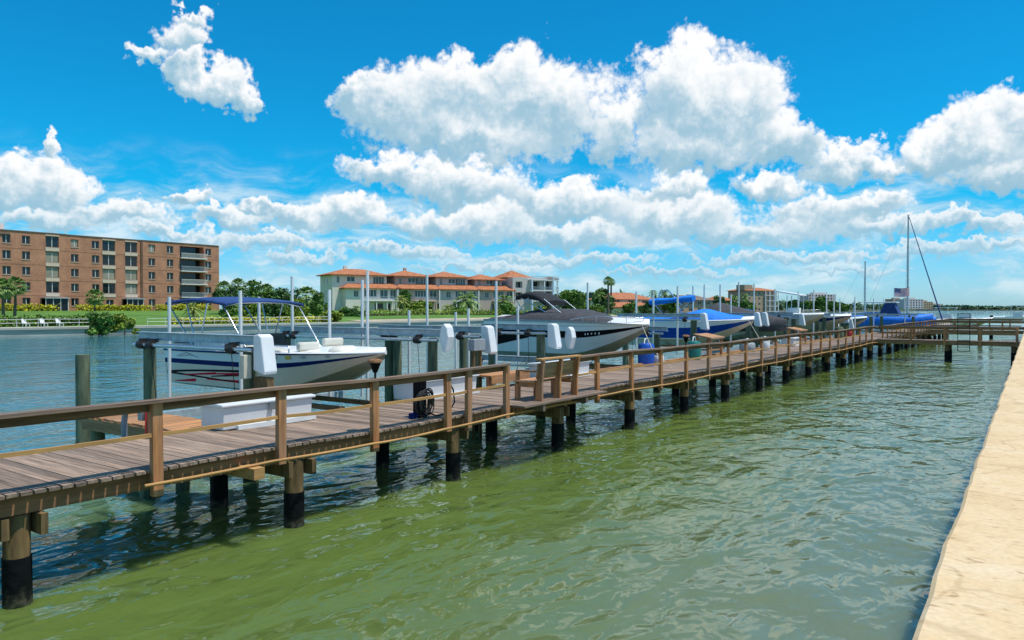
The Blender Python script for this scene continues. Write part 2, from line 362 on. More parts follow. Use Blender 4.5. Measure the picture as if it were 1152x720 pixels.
# thin far stratus that fills the air above the horizon
st = wt.nodes.new('ShaderNodeVectorMath'); st.operation = 'MULTIPLY'; L(vadd(vec0, warp), st.inputs[0]); st.inputs[1].default_value = (.16, .5, 0)
_, sn = noise2(st.outputs[0], 1.0, 6, 1, .6)
band = W('MULTIPLY', mrange(elev, -.5, 2.5), W('SUBTRACT', 1.0, mrange(elev, 6.5, 12.)))
sa = W('MULTIPLY', W('MULTIPLY', mrange(sn, .36, .68), band), .75)
scol = mixc(mrange(sn, .4, .75), (.40, .66, .80), (.84, .93, .97))
bg1 = wt.nodes.new('ShaderNodeBackground'); bg1.inputs[1].default_value = SKYS; L(hs.outputs[0], bg1.inputs[0])
bg3 = wt.nodes.new('ShaderNodeBackground'); L(scol, bg3.inputs[0])
ms0 = wt.nodes.new('ShaderNodeMixShader'); L(sa, ms0.inputs[0]); L(bg1.outputs[0], ms0.inputs[1]); L(bg3.outputs[0], ms0.inputs[2])
bg2 = wt.nodes.new('ShaderNodeBackground'); bg2.inputs[1].default_value = 1.0; L(ccol, bg2.inputs[0])
ms = wt.nodes.new('ShaderNodeMixShader'); L(W('MULTIPLY', alpha, .97), ms.inputs[0]); L(ms0.outputs[0], ms.inputs[1]); L(bg2.outputs[0], ms.inputs[2])
wo = wt.nodes.new('ShaderNodeOutputWorld'); L(ms.outputs[0], wo.inputs[0])

# ---------------------------------------------------------------- water
def water_mat():
    m, nt, b = nodes_of('turbid_green_water'); L = nt.links.new
    ge = NN(nt, 'ShaderNodeNewGeometry'); pos = ge.outputs['Position']
    def noise(sc, det, stretch=(1, 1, 1), dist=0, rough=.5):
        mp = NN(nt, 'ShaderNodeMapping'); mp.inputs['Scale'].default_value = stretch; mp.inputs['Rotation'].default_value = (0, 0, R(35)); L(pos, mp.inputs[0])
        n = NN(nt, 'ShaderNodeTexNoise'); n.inputs['Scale'].default_value = sc; n.inputs['Detail'].default_value = det; n.inputs['Distortion'].default_value = dist; n.inputs['Roughness'].default_value = rough
        L(mp.outputs[0], n.inputs['Vector']); return n.outputs['Fac']
    # body colour: green along the dock, teal beyond it, grey-olive by the seawall
    sx = NN(nt, 'ShaderNodeSeparateXYZ'); L(pos, sx.inputs[0])
    wob = NN(nt, 'ShaderNodeMath', operation='MULTIPLY_ADD'); L(noise(.16, 3, (1, .5, 1)), wob.inputs[0]); wob.inputs[1].default_value = 7; L(sx.outputs[0], wob.inputs[2])
    r1 = NN(nt, 'ShaderNodeMapRange', interpolation_type='SMOOTHSTEP'); L(wob.outputs[0], r1.inputs[0]); r1.inputs[1].default_value = 3.5; r1.inputs[2].default_value = -4.5
    r2 = NN(nt, 'ShaderNodeMapRange', interpolation_type='SMOOTHSTEP'); L(wob.outputs[0], r2.inputs[0]); r2.inputs[1].default_value = -16; r2.inputs[2].default_value = -6
    m0 = NN(nt, 'ShaderNodeMixRGB'); L(r2.outputs[0], m0.inputs[0]); m0.inputs[1].default_value = (.06, .18, .2, 1); m0.inputs[2].default_value = (.102, .15, .033, 1)
    mx = NN(nt, 'ShaderNodeMixRGB'); L(r1.outputs[0], mx.inputs[0]); mx.inputs[1].default_value = (.145, .18, .105, 1); L(m0.outputs[0], mx.inputs[2])
    L(mx.outputs[0], b.inputs['Base Color'])
    b.subsurface_method = 'BURLEY'; b.inputs['Subsurface Weight'].default_value = 1; b.inputs['Subsurface Radius'].default_value = (1, 1, .9); b.inputs['Subsurface Scale'].default_value = .55   # murky water scatters light sideways
    b.inputs['Roughness'].default_value = .03; b.inputs['IOR'].default_value = 1.333; b.inputs['Specular IOR Level'].default_value = .5
    h = NN(nt, 'ShaderNodeMath', operation='MULTIPLY_ADD'); L(noise(.75, 2, (1, .55, 1), .8), h.inputs[0]); h.inputs[1].default_value = 1.0
    h2 = NN(nt, 'ShaderNodeMath', operation='MULTIPLY_ADD'); L(noise(2.6, 2.5, (1, .6, 1), .5), h2.inputs[0]); h2.inputs[1].default_value = .33
    h3 = NN(nt, 'ShaderNodeMath', operation='MULTIPLY'); L(noise(.2, 2, (1, .7, 1)), h3.inputs[0]); h3.inputs[1].default_value = 1.6
    L(h3.outputs[0], h2.inputs[2]); L(h2.outputs[0], h.inputs[2])
    bp = NN(nt, 'ShaderNodeBump'); bp.inputs['Strength'].default_value = 1; bp.inputs['Distance'].default_value = .19
    L(h.outputs[0], bp.inputs['Height']); L(bp.outputs[0], b.inputs['Normal'])
    return m
w = MB(); w.add([(-5000, -3000, 0), (5000, -3000, 0), (5000, 9000, 0), (-5000, 9000, 0)], [(0, 1, 2, 3)])
w.build('water', water_mat(), kind='structure')
# ---------------------------------------------------------------- the dock
NEAR, FAR = 9.50, 12.05
DK = 1.35
def dz(s): return DK + .018 * math.sin(s * .37 + 1) + .012 * math.sin(s * 1.1)
END = 104
dock = thing('wooden_dock', 'long weathered wooden dock with brown railing running past all the boat lifts', 'dock', (-10.8, 20, 0))
mb = MB(); s = -5.0
while s < END:
    j = rnd.uniform(-.02, .025); z = dz(s) + rnd.uniform(-.003, .004)
    wdt = .1405
    a, b2 = -NEAR + j, -FAR - rnd.uniform(-.02, .03)
    t = rnd.uniform(-.004, .004)
    mb.prism([(a, s + .009), (-9.655, s + .009), (-9.655, s), (b2, s), (b2, s + wdt), (-9.655, s + wdt), (-9.655, s + wdt - .009), (a, s + wdt - .009)], 'z', z - .04, z)  # ends notched by the near edge, shaped to throw sun slits on the stringer
    s += .148
mb.build('deck', M['plank'], dock)
for d in (9.66, 10.8, 11.94):
    mb = MB(); s = -5.0
    while s < END:
        e = min(s + 3.9, END)
        mb.bar((-d, s, dz(s) - .165), (-d, e, dz(e) - .165), .05, .24); s = e
    mb.build('stringer', M['dark_wood'], dock)
# tan conduit that sags along the outside of the edge
mb = MB(); pts = []
s = 5.1
while s < 55.8:
    k = (s - 5.1) / 1.95 % 1
    pts.append((-9.36 - .0, s, dz(s) - .165 - .012 * math.sin(math.pi * k) + .015 * math.sin(s * .5))); s += .39
mb.tube(pts, .022, 6); mb.build('conduit', M['tan_wood'], dock)
# cap beams and piles
pile_src = wrap_src = None
bents = [3.8 + 3.94 * k - 3.94 for k in range(27)]
for i, s in enumerate(bents):
    mb = MB()
    for q in (-.19, .19):
        mb.box(-9.56 + rnd.uniform(-.04, .08), -12.3, s + q - .04, s + q + .04, .82, dz(s) - .287)
    mb.build('cap_beam', M['pile_wood'], dock)
    for d in (9.76, 11.75):
        r = rnd.uniform(.135, .15); lean = rnd.uniform(-.03, .03)
        mb = MB(); mb.tube([(-d, s, -1.5), (-d + lean, s, .6), (-d + lean, s, dz(s) - .29)], r, 12)
        p = mb.build('pile', M['pile_wood'], dock)
        mb = MB(); zt = (.6 if d < 10 else .85) + rnd.uniform(-.1, .08)
        mb.tube([(-d, s, -1.4), (-d + lean, s, .5), (-d + lean, s, zt)], r + .012, 12); mb.build('pile_wrap', M['wrap'], p)
# square timber ends standing out beyond the edge
mb = MB()
for s in (6.7,):
    mb.box(-9.2, -10.2, s - .09, s + .09, 1.0, 1.16)
mb.build('beam_end', M['tan_wood'], dock)
# railing
RH = .92
posts = [3.37 + 1.95 * k for k in (-3, -2, -1, 0, 1, 2, 3, 4)] + [11.8, 13.1] + [15.15 + 1.95 * k for k in range(1, 46)]
posts = [p if p < 15 or p > 17 else 17.12 for p in posts]
jun = [p for p in posts if p < 55.5 or p > 57.9]
def add_post(dk, x, s, zb, zt, axis):
    mb = MB(); a = rnd.uniform(-.012, .012); b_ = rnd.uniform(-.008, .008)
    mb.v = []; 
    mb.add([(x - .045, s - .07, zb), (x + .045, s - .07, zb), (x + .045, s + .07, zb), (x - .045, s + .07, zb),
            (x - .045 + b_, s - .07 + a, zt), (x + .045 + b_, s - .07 + a, zt), (x + .045 + b_, s + .07 + a, zt), (x - .045 + b_, s + .07 + a, zt)],
           [(3,2,1,0),(4,5,6,7),(0,1,5,4),(1,2,6,5),(2,3,7,6),(3,0,4,7)])
    return mb.build('rail_post', M['wood_z'], dk, bevel=.006)
for i, s in enumerate(jun):
    add_post(dock, -9.46, s, dz(s) - (.26 if i % 2 else .34), dz(s) + RH - .045, 'y')
runs = [(-4, 13.14)] + [(15.9, 55.9), (58.2, 103)]
for a, b_ in runs:
    cap = MB(); side = MB(); low = MB(); s = a
    while s < b_ - .05:
        nx = [p for p in jun if p > s + .3]; e = min(nx[0] if nx else b_, b_)
        cap.bar((-9.44, s, dz(s) + RH - .02), (-9.44, e, dz(e) + RH - .02), .16, .042)
        side.bar((-9.535, s, dz(s) + RH - .105), (-9.535, e, dz(e) + RH - .105), .04, .115)
        sag = .02 * rnd.random()
        pts = [(-9.455, s + (e - s) * q, dz(s) + .46 + (dz(e) - dz(s)) * q - sag * 4 * q * (1 - q)) for q in (0, .25, .5, .75, 1)]
        for p0, p1 in zip(pts, pts[1:]): low.bar(p0, p1, .035, .05)
        s = e
    cap.build('top_rail', M['rail_cap'], dock); side.build('rail_board', M['rail_side'], dock); low.build('lower_rail', M['tan_wood'], dock)
# widened platform under the bench
mb = MB()
for k in range(3): mb.box(-9.5 + .003 + .14 * k, -9.5 + .134 + .14 * k, 13.25, 16.95, dz(14) - .03, dz(14) + .012)
mb.box(-9.5, -9.1, 14.0, 14.09, dz(14) - .18, dz(14) - .032); mb.box(-9.5, -9.1, 15.9, 15.99, dz(14) - .18, dz(14) - .032)
mb.build('bench_platform', M['plank_y'], dock)
# far-side fenders: low kerb board on the far edge
mb = MB(); mb.bar((-12.02, 17.5, dz(20) + .05), (-12.02, 55, dz(20) + .05), .09, .09); mb.build('kerb_board', M['wood_y'], dock)

# ---------------------------------------------------------------- bench (faces the boats, back to the open water)
b0 = dz(15) + .012
bench = thing('park_bench', 'brown wooden bench with its plank back turned to the open water', 'bench', (-9.45, 14.95, b0))
for s in (14.2, 14.97, 15.74):
    mb = MB()
    mb.prism([(-9.25, b0), (-9.25, b0 + .42), (-9.19, b0 + .93), (-9.27, b0 + .93), (-9.40, b0 + .40), (-9.44, b0)], 'y', s - .035, s + .035)
    mb.build('back_post', M['wood_z'], bench, bevel=.005)
    mb = MB(); mb.box(-9.88, -9.98, s - .05, s + .05, b0, b0 + .38); mb.build('leg', M['wood_z'], bench, bevel=.005)
mb = MB()
for k, (zz, xx) in enumerate(((.56, -9.36), (.68, -9.345), (.80, -9.33))):
    mb.bar((xx, 14.12, b0 + zz), (xx, 15.82, b0 + zz), .035, .115)
mb.build('backrest', M['wood_y'], bench)
mb = MB()
for k in range(4): mb.box(-9.43 - .14 * k, -9.56 - .14 * k, 14.1, 15.84, b0 + .41, b0 + .45)
mb.box(-9.44, -9.95, 14.17, 14.21, b0 + .3, b0 + .408); mb.box(-9.44, -9.95, 15.72, 15.76, b0 + .3, b0 + .408)
mb.build('seat', M['wood_y'], bench)
mb = MB(); mb.bar((-9.28, 14.08, b0 + .95), (-9.28, 15.88, b0 + .95), .17, .04); mb.build('back_cap', M['tan_wood'], bench, bevel=.005)
mb = MB(); mb.box(-9.3, -9.96, 14.16, 14.25, b0 + .65, b0 + .69); mb.box(-9.9, -9.97, 14.17, 14.24, b0 + .38, b0 + .648); mb.build('armrest', M['wood_x'], bench)

# ---------------------------------------------------------------- seawall under the camera
def swx(s): return -.47 - .012 * (0) + math.tan(R(-.86)) * s * 0 - .0 + 0
sw = thing('seawall', 'sunlit sandy concrete seawall cap along the near water edge', 'seawall', (.3, 20, 0))
m, nt, b = nodes_of('sandy_concrete'); Lk = nt.links.new
tcn = NN(nt, 'ShaderNodeTexCoord'); n1 = NN(nt, 'ShaderNodeTexNoise'); n1.inputs['Scale'].default_value = 1.6; n1.inputs['Detail'].default_value = 8; n1.inputs['Roughness'].default_value = .7
n2 = NN(nt, 'ShaderNodeTexNoise'); n2.inputs['Scale'].default_value = 26; n2.inputs['Detail'].default_value = 4
n3 = NN(nt, 'ShaderNodeTexVoronoi'); n3.inputs['Scale'].default_value = 3.1; n3.feature = 'F1'
mpn = NN(nt, 'ShaderNodeMapping'); mpn.inputs['Scale'].default_value = (1, 2.2, 1)
Lk(tcn.outputs['Object'], n1.inputs['Vector']); Lk(tcn.outputs['Object'], n2.inputs['Vector']); Lk(tcn.outputs['Object'], mpn.inputs[0]); 
n4 = NN(nt, 'ShaderNodeTexNoise'); n4.inputs['Scale'].default_value = 5; n4.inputs['Detail'].default_value = 3; n4.inputs['Distortion'].default_value = 1.2; Lk(mpn.outputs[0], n4.inputs['Vector'])
rp = ramp(nt, [(.32, (.63, .44, .235)), (.5, (.71, .51, .285)), (.7, (.75, .58, .37))]); Lk(n1.outputs['Fac'], rp.inputs[0])
rp4 = ramp(nt, [(.30, (.3, .22, .15)), (.36, (.85, .8, .74)), (.45, (1, 1, 1))]); Lk(n4.outputs['Fac'], rp4.inputs[0])
mxn = NN(nt, 'ShaderNodeMixRGB', blend_type='MULTIPLY'); mxn.inputs[0].default_value = .65; Lk(rp.outputs[0], mxn.inputs[1]); Lk(rp4.outputs[0], mxn.inputs[2])
rp2 = ramp(nt, [(.3, (.8, .8, .8)), (.6, (1, 1, 1))]); Lk(n2.outputs['Fac'], rp2.inputs[0])
mx2 = NN(nt, 'ShaderNodeMixRGB', blend_type='MULTIPLY'); mx2.inputs[0].default_value = .6; 
ne = NN(nt, 'ShaderNodeTexNoise'); ne.inputs['Scale'].default_value = 1.1; ne.inputs['Detail'].default_value = 5; Lk(tcn.outputs['Object'], ne.inputs['Vector'])
ve = NN(nt, 'ShaderNodeVectorMath', operation='MULTIPLY_ADD'); Lk(ne.outputs['Color'], ve.inputs[0]); ve.inputs[1].default_value = (.9, .9, 0); Lk(tcn.outputs['Object'], ve.inputs[2])
vc = NN(nt, 'ShaderNodeTexVoronoi', feature='DISTANCE_TO_EDGE'); vc.inputs['Scale'].default_value = .42; Lk(ve.outputs[0], vc.inputs['Vector'])
rpc = ramp(nt, [(.004, (.5, .42, .33)), (.011, (1, 1, 1))]); Lk(vc.outputs['Distance'], rpc.inputs[0])
mxc = NN(nt, 'ShaderNodeMixRGB', blend_type='MULTIPLY'); mxc.inputs[0].default_value = .3; Lk(mxn.outputs[0], mxc.inputs[1]); Lk(rpc.outputs[0], mxc.inputs[2])
Lk(mxc.outputs[0], mx2.inputs[1]); Lk(rp2.outputs[0], mx2.inputs[2]); Lk(mx2.outputs[0], b.inputs['Base Color'])
b.inputs['Roughness'].default_value = .9
bp = NN(nt, 'ShaderNodeBump'); bp.inputs['Distance'].default_value = .012; bp.inputs['Strength'].default_value = .7; Lk(n1.outputs['Fac'], bp.inputs['Height']); Lk(bp.outputs[0], b.inputs['Normal'])
M['sandcrete'] = m
SWZ = 1.72
mb = MB(); rings = []
for k in range(420):
    s = -6 + k * .4
    e = -.515 - .0145 * s + .014 * math.sin(s * 2.3) * math.sin(s * .7) + rnd.uniform(-.01, .01)
    rings.append([(e + .02, s, SWZ - .22), (e, s, SWZ - .2), (e, s, SWZ - .025), (e + .03, s, SWZ), (.55, s, SWZ + .006), (1.25, s, SWZ), (1.25, s, SWZ - .22)])
mb.loft(rings, 0, closed=True, sm=False); mb.build('cap', M['sandcrete'], sw)
mb = MB(); mb.add([(-.3, -6, -2), (.6, -6, -2), (.6, 162, -2), (-2.75, 162, -2), (-.3, -6, 1.49), (.6, -6, 1.49), (.6, 162, 1.49), (-2.75, 162, 1.49)], [(3,2,1,0),(4,5,6,7),(0,1,5,4),(1,2,6,5),(2,3,7,6),(3,0,4,7)]); mb.build('wall_face', M['mangrey'], sw)
mb = MB(); mb.add([(1.25, -60, 1.55), (120, -60, 1.6), (120, 158, 1.6), (1.25, 158, 1.55)], [(0, 1, 2, 3)])
mb.add([(1.25, -60, -2), (1.25, 158, -2), (1.25, 158, 1.55), (1.25, -60, 1.55)], [(0, 1, 2, 3)])
mb.add([(1.25, 158, -2), (120, 158, -2), (120, 158, 1.6), (1.25, 158, 1.55)], [(0, 1, 2, 3)])
M['grass'] = mat('lawn_grass', (.06, .16, .01), .9, .3, (.25, .25, .25), col2=(.11, .22, .02), detail=8)
mb.build('ground', M['grass'], kind='structure')

# ---------------------------------------------------------------- piers that join the dock to the seawall
def cross_pier(label, s0, s1, d0, d1, rails=True):
    t = thing('cross_pier', label, 'pier', (-(d0 + d1) / 2, s0, 0), group='short piers from the dock to the seawall')
    mb = MB(); x = -d0
    while x < -d1 - .05:
        mb.box(x, x + .138, s0 - rnd.uniform(0, .03), s1 + rnd.uniform(0, .03), DK - .02, DK + .02 + rnd.uniform(-.003, .004)); x += .148
    mb.build('deck', M['plank_y'], t)
    for s in (s0 + .05, s1 - .05): mb = MB(); mb.bar((-d0, s, DK - .145), (-d1, s, DK - .145), .05, .24); mb.build('stringer', M['wood_x'], t)
    for s in (s0 - .06, s1 + .06):
        for k in range(5):
            d = d0 - 2.07 - 1.95 * k if s < s0 else d0 - 2.0 - 1.95 * k
            if d < d1: break
            mb = MB(); mb.box(-d - .07, -d + .07, s - .045, s + .045, DK - .3, DK + RH - .05); mb.build('rail_post', M['wood_z'], t, bevel=.006)
        mb = MB(); mb.bar((-d0 + .1, s, DK + RH - .025), (-d1 - .3, s, DK + RH - .025), .15, .045); mb.build('top_rail', M['rail_cap'], t)
        q = .065 if s < s0 else -.065
        mb = MB(); mb.bar((-d0 + .1, s + q, DK + RH - .11), (-d1 - .3, s + q, DK + RH - .11), .038, .115)
        mb.build('rail_board', M['wood_x'], t)
        mb = MB(); mb.bar((-d0 + .1, s + q, DK + .46), (-d1 - .3, s + q, DK + .46), .036, .07); mb.build('lower_rail', M['wood_x'], t)
    for d in ([5.35, 1.75] if d0 < 11 else [3.5]):
        for s in (s0 + .25, s1 - .25):
            mb = MB(); mb.tube([(-d, s, -1.4), (-d, s, DK - .26)], .15, 12); p = mb.build('pile', M['pile_wood'], t)
            mb = MB(); mb.tube([(-d, s, -1.4), (-d, s, .7)], .162, 12); mb.build('pile_wrap', M['wrap'], p)
    return t
cross_pier('first cross pier with brown railing, joining the dock to the seawall past the black ladder', 56.0, 57.7, 9.5, 1.36)
cross_pier('second cross pier, farther off behind the railing of the first', 84.0, 85.6, 9.5, 1.78)
cross_pier('third cross pier, last and smallest, in front of the far treeline', 101.0, 102.6, 9.5, 2.03)
t = thing('boat_ladder', 'black metal ladder hooked over the railing of the first cross pier', 'ladder', (-4.4, 55.8, 1.2))
for d in (4.08, 4.74): mb = MB(); mb.tube([(-d, 56.1, 3.0), (-d, 55.86, 3.12), (-d, 55.84, .72)], .022, 6); mb.build('side_rail', M['black'], t)
for z in (3.12, 2.86, 2.3, 1.85, 1.4, 1.0, .72): mb = MB(); mb.tube([(-4.08, 55.84, z), (-4.74, 55.84, z)], .02, 6); mb.build('rung', M['black'], t)
# ---------------------------------------------------------------- boats: bow to +X (towards the dock), port to +Y away from the camera
def smooth(x): x = max(0., min(1., x)); return x * x * (3 - 2 * x)
class Hull:
    """lines of a planing hull: t runs stern to bow, v from chine (0) to sheer (1)"""
    def __init__(h, X0, L, Yc, B, zk, zs, rise=.15, rake=.9, flare=.1, blunt=2.6, tail=.05, cz=.3):
        h.X0, h.L, h.Yc, h.B, h.zk, h.zs, h.rise, h.rake, h.flare, h.blunt, h.tail, h.cz = X0, L, Yc, B, zk, zs, rise, rake * .35, flare, blunt, tail, cz
    def half(h, t): return h.B / 2 * (1 - h.tail * (1 - t)) * max(0.012, 1 - max(0, (t - .38) / .62) ** h.blunt)
    def sheer(h, t): return h.zs + h.rise * (max(t, 0) ** 2.2)
    def keel(h, t): return h.zk + (h.sheer(1) - h.zk) * .86 * max(0, (t - .6) / .4) ** 1.9
    def chine(h, t):
        zc = h.keel(t) + h.cz * (h.sheer(t) - h.keel(t)) + (.1 * max(0, (t - .6) / .4))
        return zc
    def pt(h, t, v, side=-1, out=0):
        b = h.half(t); bc = b * (1 - h.flare - .34 * max(0, (t - .55) / .45) ** 1.4)
        zc, zs = h.chine(t), h.sheer(t)
        y = bc + (b - bc) * v ** .8; z = zc + (zs - zc) * v
        x = h.X0 + t * h.L - h.rake * (1 - (z - h.zk) / (h.sheer(1) - h.zk)) * smooth((t - .45) / .55)
        return Vector((x, h.Yc + side * (y + out), z))
    def kp(h, t):
        z = h.keel(t); x = h.X0 + t * h.L - h.rake * (1 - (z - h.zk) / (h.sheer(1) - h.zk)) * smooth((t - .45) / .55)
        return Vector((x, h.Yc, z))
    def mesh(h, bands, nt=26):
        """bands: (v upper limit, material index) upwards from the chine; material 0 is the bottom"""
        mb = MB(); ts = [i / nt for i in range(nt + 1)]; vs = [0] + [b[0] for b in bands]
        fine = []
        for k, (a, b) in enumerate(zip(vs, vs[1:])):
            n = 2 if b - a > .3 else 1
            for q in range(n): fine.append((a + (b - a) * q / n, a + (b - a) * (q + 1) / n, bands[k][1]))
        for side in (-1, 1):
            rings = [[h.kp(t), h.kp(t).lerp(h.pt(t, 0, side), .5) - Vector((0, 0, .03)), h.pt(t, 0, side)] for t in ts]
            mb.loft(rings, 0, closed=False)
            for a, b, m in fine: mb.loft([[h.pt(t, a, side), h.pt(t, b, side)] for t in ts], m, closed=False)
        tr = [h.kp(0)] + [h.pt(0, v, 1) for v in [0] + [f[1] for f in fine]] + [h.pt(0, v, -1) for v in [f[1] for f in fine][::-1] + [0]]
        mb.add(tr, [tuple(range(len(tr)))], bands[-1][1])
        return mb
    def deck(h, camber=.06, t0=0, t1=1, zoff=0, n=20):
        mb = MB(); rings = []
        for i in range(n + 1):
            t = t0 + (t1 - t0) * i / n; b = h.half(t) + .012; x = h.pt(t, 1).x; z = h.sheer(t) + zoff
            rings.append([(x, h.Yc - b, z - .03), (x, h.Yc - b, z + .025), (x, h.Yc - b * .8, z + .05), (x, h.Yc, z + .05 + camber), (x, h.Yc + b * .8, z + .05), (x, h.Yc + b, z + .025), (x, h.Yc + b, z - .03)])
        mb.loft(rings, 0, closed=True, sm=True); return mb
    def stripe(h, t0, t1, vlo, vhi, n=14, side=-1, out=.005, m=0, mb=None):
        """a mark on the topsides between two curves of v over t"""
        mb = mb or MB(); rings = []
        for i in range(n + 1):
            q = i / n; t = t0 + (t1 - t0) * q; a, b = vlo(q), vhi(q)
            b = max(b, a + .004)
            rings.append([h.pt(t, a, side, out), h.pt(t, b, side, out), h.pt(t, b, side, -.004), h.pt(t, a, side, -.004)])
        mb.loft(rings, m, closed=True, sm=False); return mb
def canvas(h, prof, t0, t1, inset=.97, n=16, drop=.05, seams=0, m=0):
    """tarp drawn over the boat: prof(q) is its height above the sheer along the length"""
    mb = MB(); rings = []
    for i in range(n + 1):
        q = i / n; t = t0 + (t1 - t0) * q; b = h.half(t) * inset; z = h.sheer(t); hh = prof(q); x = h.pt(t, 1).x
        w = .02 * math.sin(i * 1.7)
        rings.append([(x, h.Yc + b * y, z + zz) for y, zz in ((-1.01, -drop), (-1.0, .05), (-.82, .06 + hh * .5 + w), (-.45, .07 + hh * .88 - w), (0, .08 + hh), (.45, .07 + hh * .88 - w), (.82, .06 + hh * .5), (1, .05), (1.01, -drop))])
    mb.loft(rings, m, closed=True); return mb
def bimini(root, x0, x1, yc, w, z, clothmat, legs, arch=.16, fold=False, front=.04):
    """stretched cloth top on bent tubes; legs: list of (x at deck, x at cloth, z at deck)"""
    mb = MB(); n = 12; rings = []
    for i in range(n + 1):
        q = i / n; x = x0 + (x1 - x0) * q; zz = z + .10 * math.sin(math.pi * q) - front * q
        ring = [(x, yc + w / 2 * a, zz - arch * a * a - (.05 if abs(a) == 1 else 0)) for a in (-1, -.97, -.6, 0, .6, .97, 1)]
        ring += [(x, yc + w / 2 * a * .985, zz - .03 - arch * a * a - (.05 if abs(a) == 1 else 0)) for a in (1, .97, .6, 0, -.6, -.97, -1)]
        rings.append(ring)
    mb.loft(rings); mb.build('canopy', clothmat, root)
    for xd, xc, zd in legs:
        mb = MB()
        q = (xc - x0) / (x1 - x0); zt = z + .10 * math.sin(math.pi * q) - front * q - .05
        pts = [(xd, yc - w * .47, zd), (xc, yc - w * .5 + .04, zt - arch - .05), (xc, yc - w * .3, zt - arch * .4), (xc, yc, zt), (xc, yc + w * .3, zt - arch * .4), (xc, yc + w * .5 - .04, zt - arch - .05), (xd, yc + w * .47, zd)]
        mb.tube(pts, .02, 6); mb.build('frame_tube', M['pipe'], root)
def text_mesh(body, size, mat_, parent, loc, rot, name='lettering', shear=0):
    cu = bpy.data.curves.new(name, 'FONT'); cu.body = body; cu.size = size; cu.extrude = .004; cu.shear = shear
    ob = bpy.data.objects.new(name + '_tmp', cu); C.objects.link(ob)
    dg = bpy.context.evaluated_depsgraph_get(); me = bpy.data.meshes.new_from_object(ob.evaluated_get(dg)); bpy.data.objects.remove(ob)
    me.materials.clear(); me.materials.append(mat_)
    o = bpy.data.objects.new(name, me); C.objects.link(o); o.parent = parent
    off = Vector((0, 0, 0)); p = parent
    while p is not None: off += p.location; p = p.parent
    o.location = Vector(loc) - off; o.rotation_euler = rot; return o
def rails(root, h, t0, t1, hgt, side=-1, n=5):
    mb = MB(); pts = [h.pt(t0 + (t1 - t0) * i / n, 1, side, -.08) + Vector((0, 0, .05 + hgt * min(1, i * 2 / n + .3))) for i in range(n + 1)]
    mb.tube(pts, .015, 6)
    for i in range(1, n + 1): mb.tube([h.pt(t0 + (t1 - t0) * i / n, 1, side, -.08) + Vector((0, 0, .03)), pts[i]], .012, 5)
    mb.build('bow_rail', M['pipe'], root)
def outboard(root, x, y, z, cowl):
    mb = MB(); mb.box(x - .55, x + .02, y - .2, y + .2, z + .15, z + .62); mb.build('engine_cowl', cowl, root, bevel=.09)
    mb = MB(); mb.box(x - .3, x - .12, y - .08, y + .08, z - .75, z + .15); mb.box(x - .42, x - .05, y - .05, y + .05, z - .85, z - .72); mb.build('engine_leg', M['boxgrey'], root, bevel=.03)
def seat_block(root, x0, x1, y0, y1, z0, z1, back=0):
    mb = MB(); mb.box(x0, x1, y0, y1, z0, z1)
    if back: mb.box(x0 if back < 0 else x1 - .14, x0 + .14 if back < 0 else x1, y0, y1, z1 + .002, z1 + .2)
    mb.build('seat', M['vinyl'], root, bevel=.05)

# 1 --- the striped deck boat on the nearest lift
Yc = 12.05; X0 = -18.95
b1 = thing('deck_boat', 'white deck boat with navy stripe, red swooshes and a navy canopy on the nearest lift', 'boat', (X0 + 3.5, Yc, 1.35))
h = Hull(X0, 6.95, Yc, 2.5, 1.33, 2.38, rise=.08, rake=1.5, flare=.05, blunt=4.2, tail=.07, cz=.2)
h.mesh([(.42, 1), (.5, 1), (.60, 1), (.74, 2), (.98, 3)]).build('hull', [M['bottom'], M['beige'], M['navypaint'], M['white']], b1)
h.deck(.08).build('deck_rim', M['white'], b1)
mb = MB(); h.stripe(0, 1, lambda q: .975, lambda q: 1.02, 24, out=.03, mb=mb); mb.build('rub_rail', M['navypaint'], b1)
mb = MB(); h.stripe(.01, .52, lambda q: .36 + .1 * q - .1 * (1 - q) ** 4, lambda q: .40 + .13 * q - .06 * (1 - q) ** 4, mb=mb)
h.stripe(.01, .50, lambda q: .27 - .13 * q, lambda q: .33 - .16 * q, mb=mb); h.stripe(.3, .5, lambda q: .26 + .1 * q, lambda q: .29 + .14 * q, mb=mb); mb.build('swoosh', M['blackpaint'], b1)
mb = MB(); h.stripe(.12, .33, lambda q: .24 + .1 * q, lambda q: .27 + .14 * q, mb=mb); h.stripe(.3, .55, lambda q: .34 + .04 * q, lambda q: .37 + .10 * q, mb=mb)
h.stripe(.27, .52, lambda q: .17 - .02 * q, lambda q: .20 + .03 * q, mb=mb); h.stripe(.06, .2, lambda q: .03 + .05 * q, lambda q: .05 + .12 * q, mb=mb); mb.build('swoosh', M['redpaint'], b1)
mb = MB(); h.stripe(.08, .15, lambda q: .8 + .12 * q, lambda q: .82 + .13 * q, mb=mb); h.stripe(.15, .22, lambda q: .92 - .11 * q, lambda q: .95 - .12 * q, mb=mb); h.stripe(.1, .17, lambda q: .8 + .06 * q, lambda q: .82 + .07 * q, mb=mb)
h.stripe(.17, .23, lambda q: .86 - .05 * q, lambda q: .88 - .06 * q, mb=mb); mb.build('emblem', M['boxgrey'], b1)
p = h.pt(.5, .79, -1, .03); text_mesh('AD 911', .27, M['blackpaint'], b1, p, (R(88), 0, R(-1)), 'registration', .25)
z = 2.38
mb = MB(); mb.box(X0 + 1.0, X0 + 2.3, Yc - .95, Yc - .3, z, z + .42); mb.build('console', M['white'], b1, bevel=.08)
seat_block(b1, X0 + .1, X0 + .7, Yc - 1.05, Yc + 1.05, z, z + .16, -1); seat_block(b1, X0 + 2.6, X0 + 3.15, Yc - .9, Yc - .4, z, z + .18, 1)
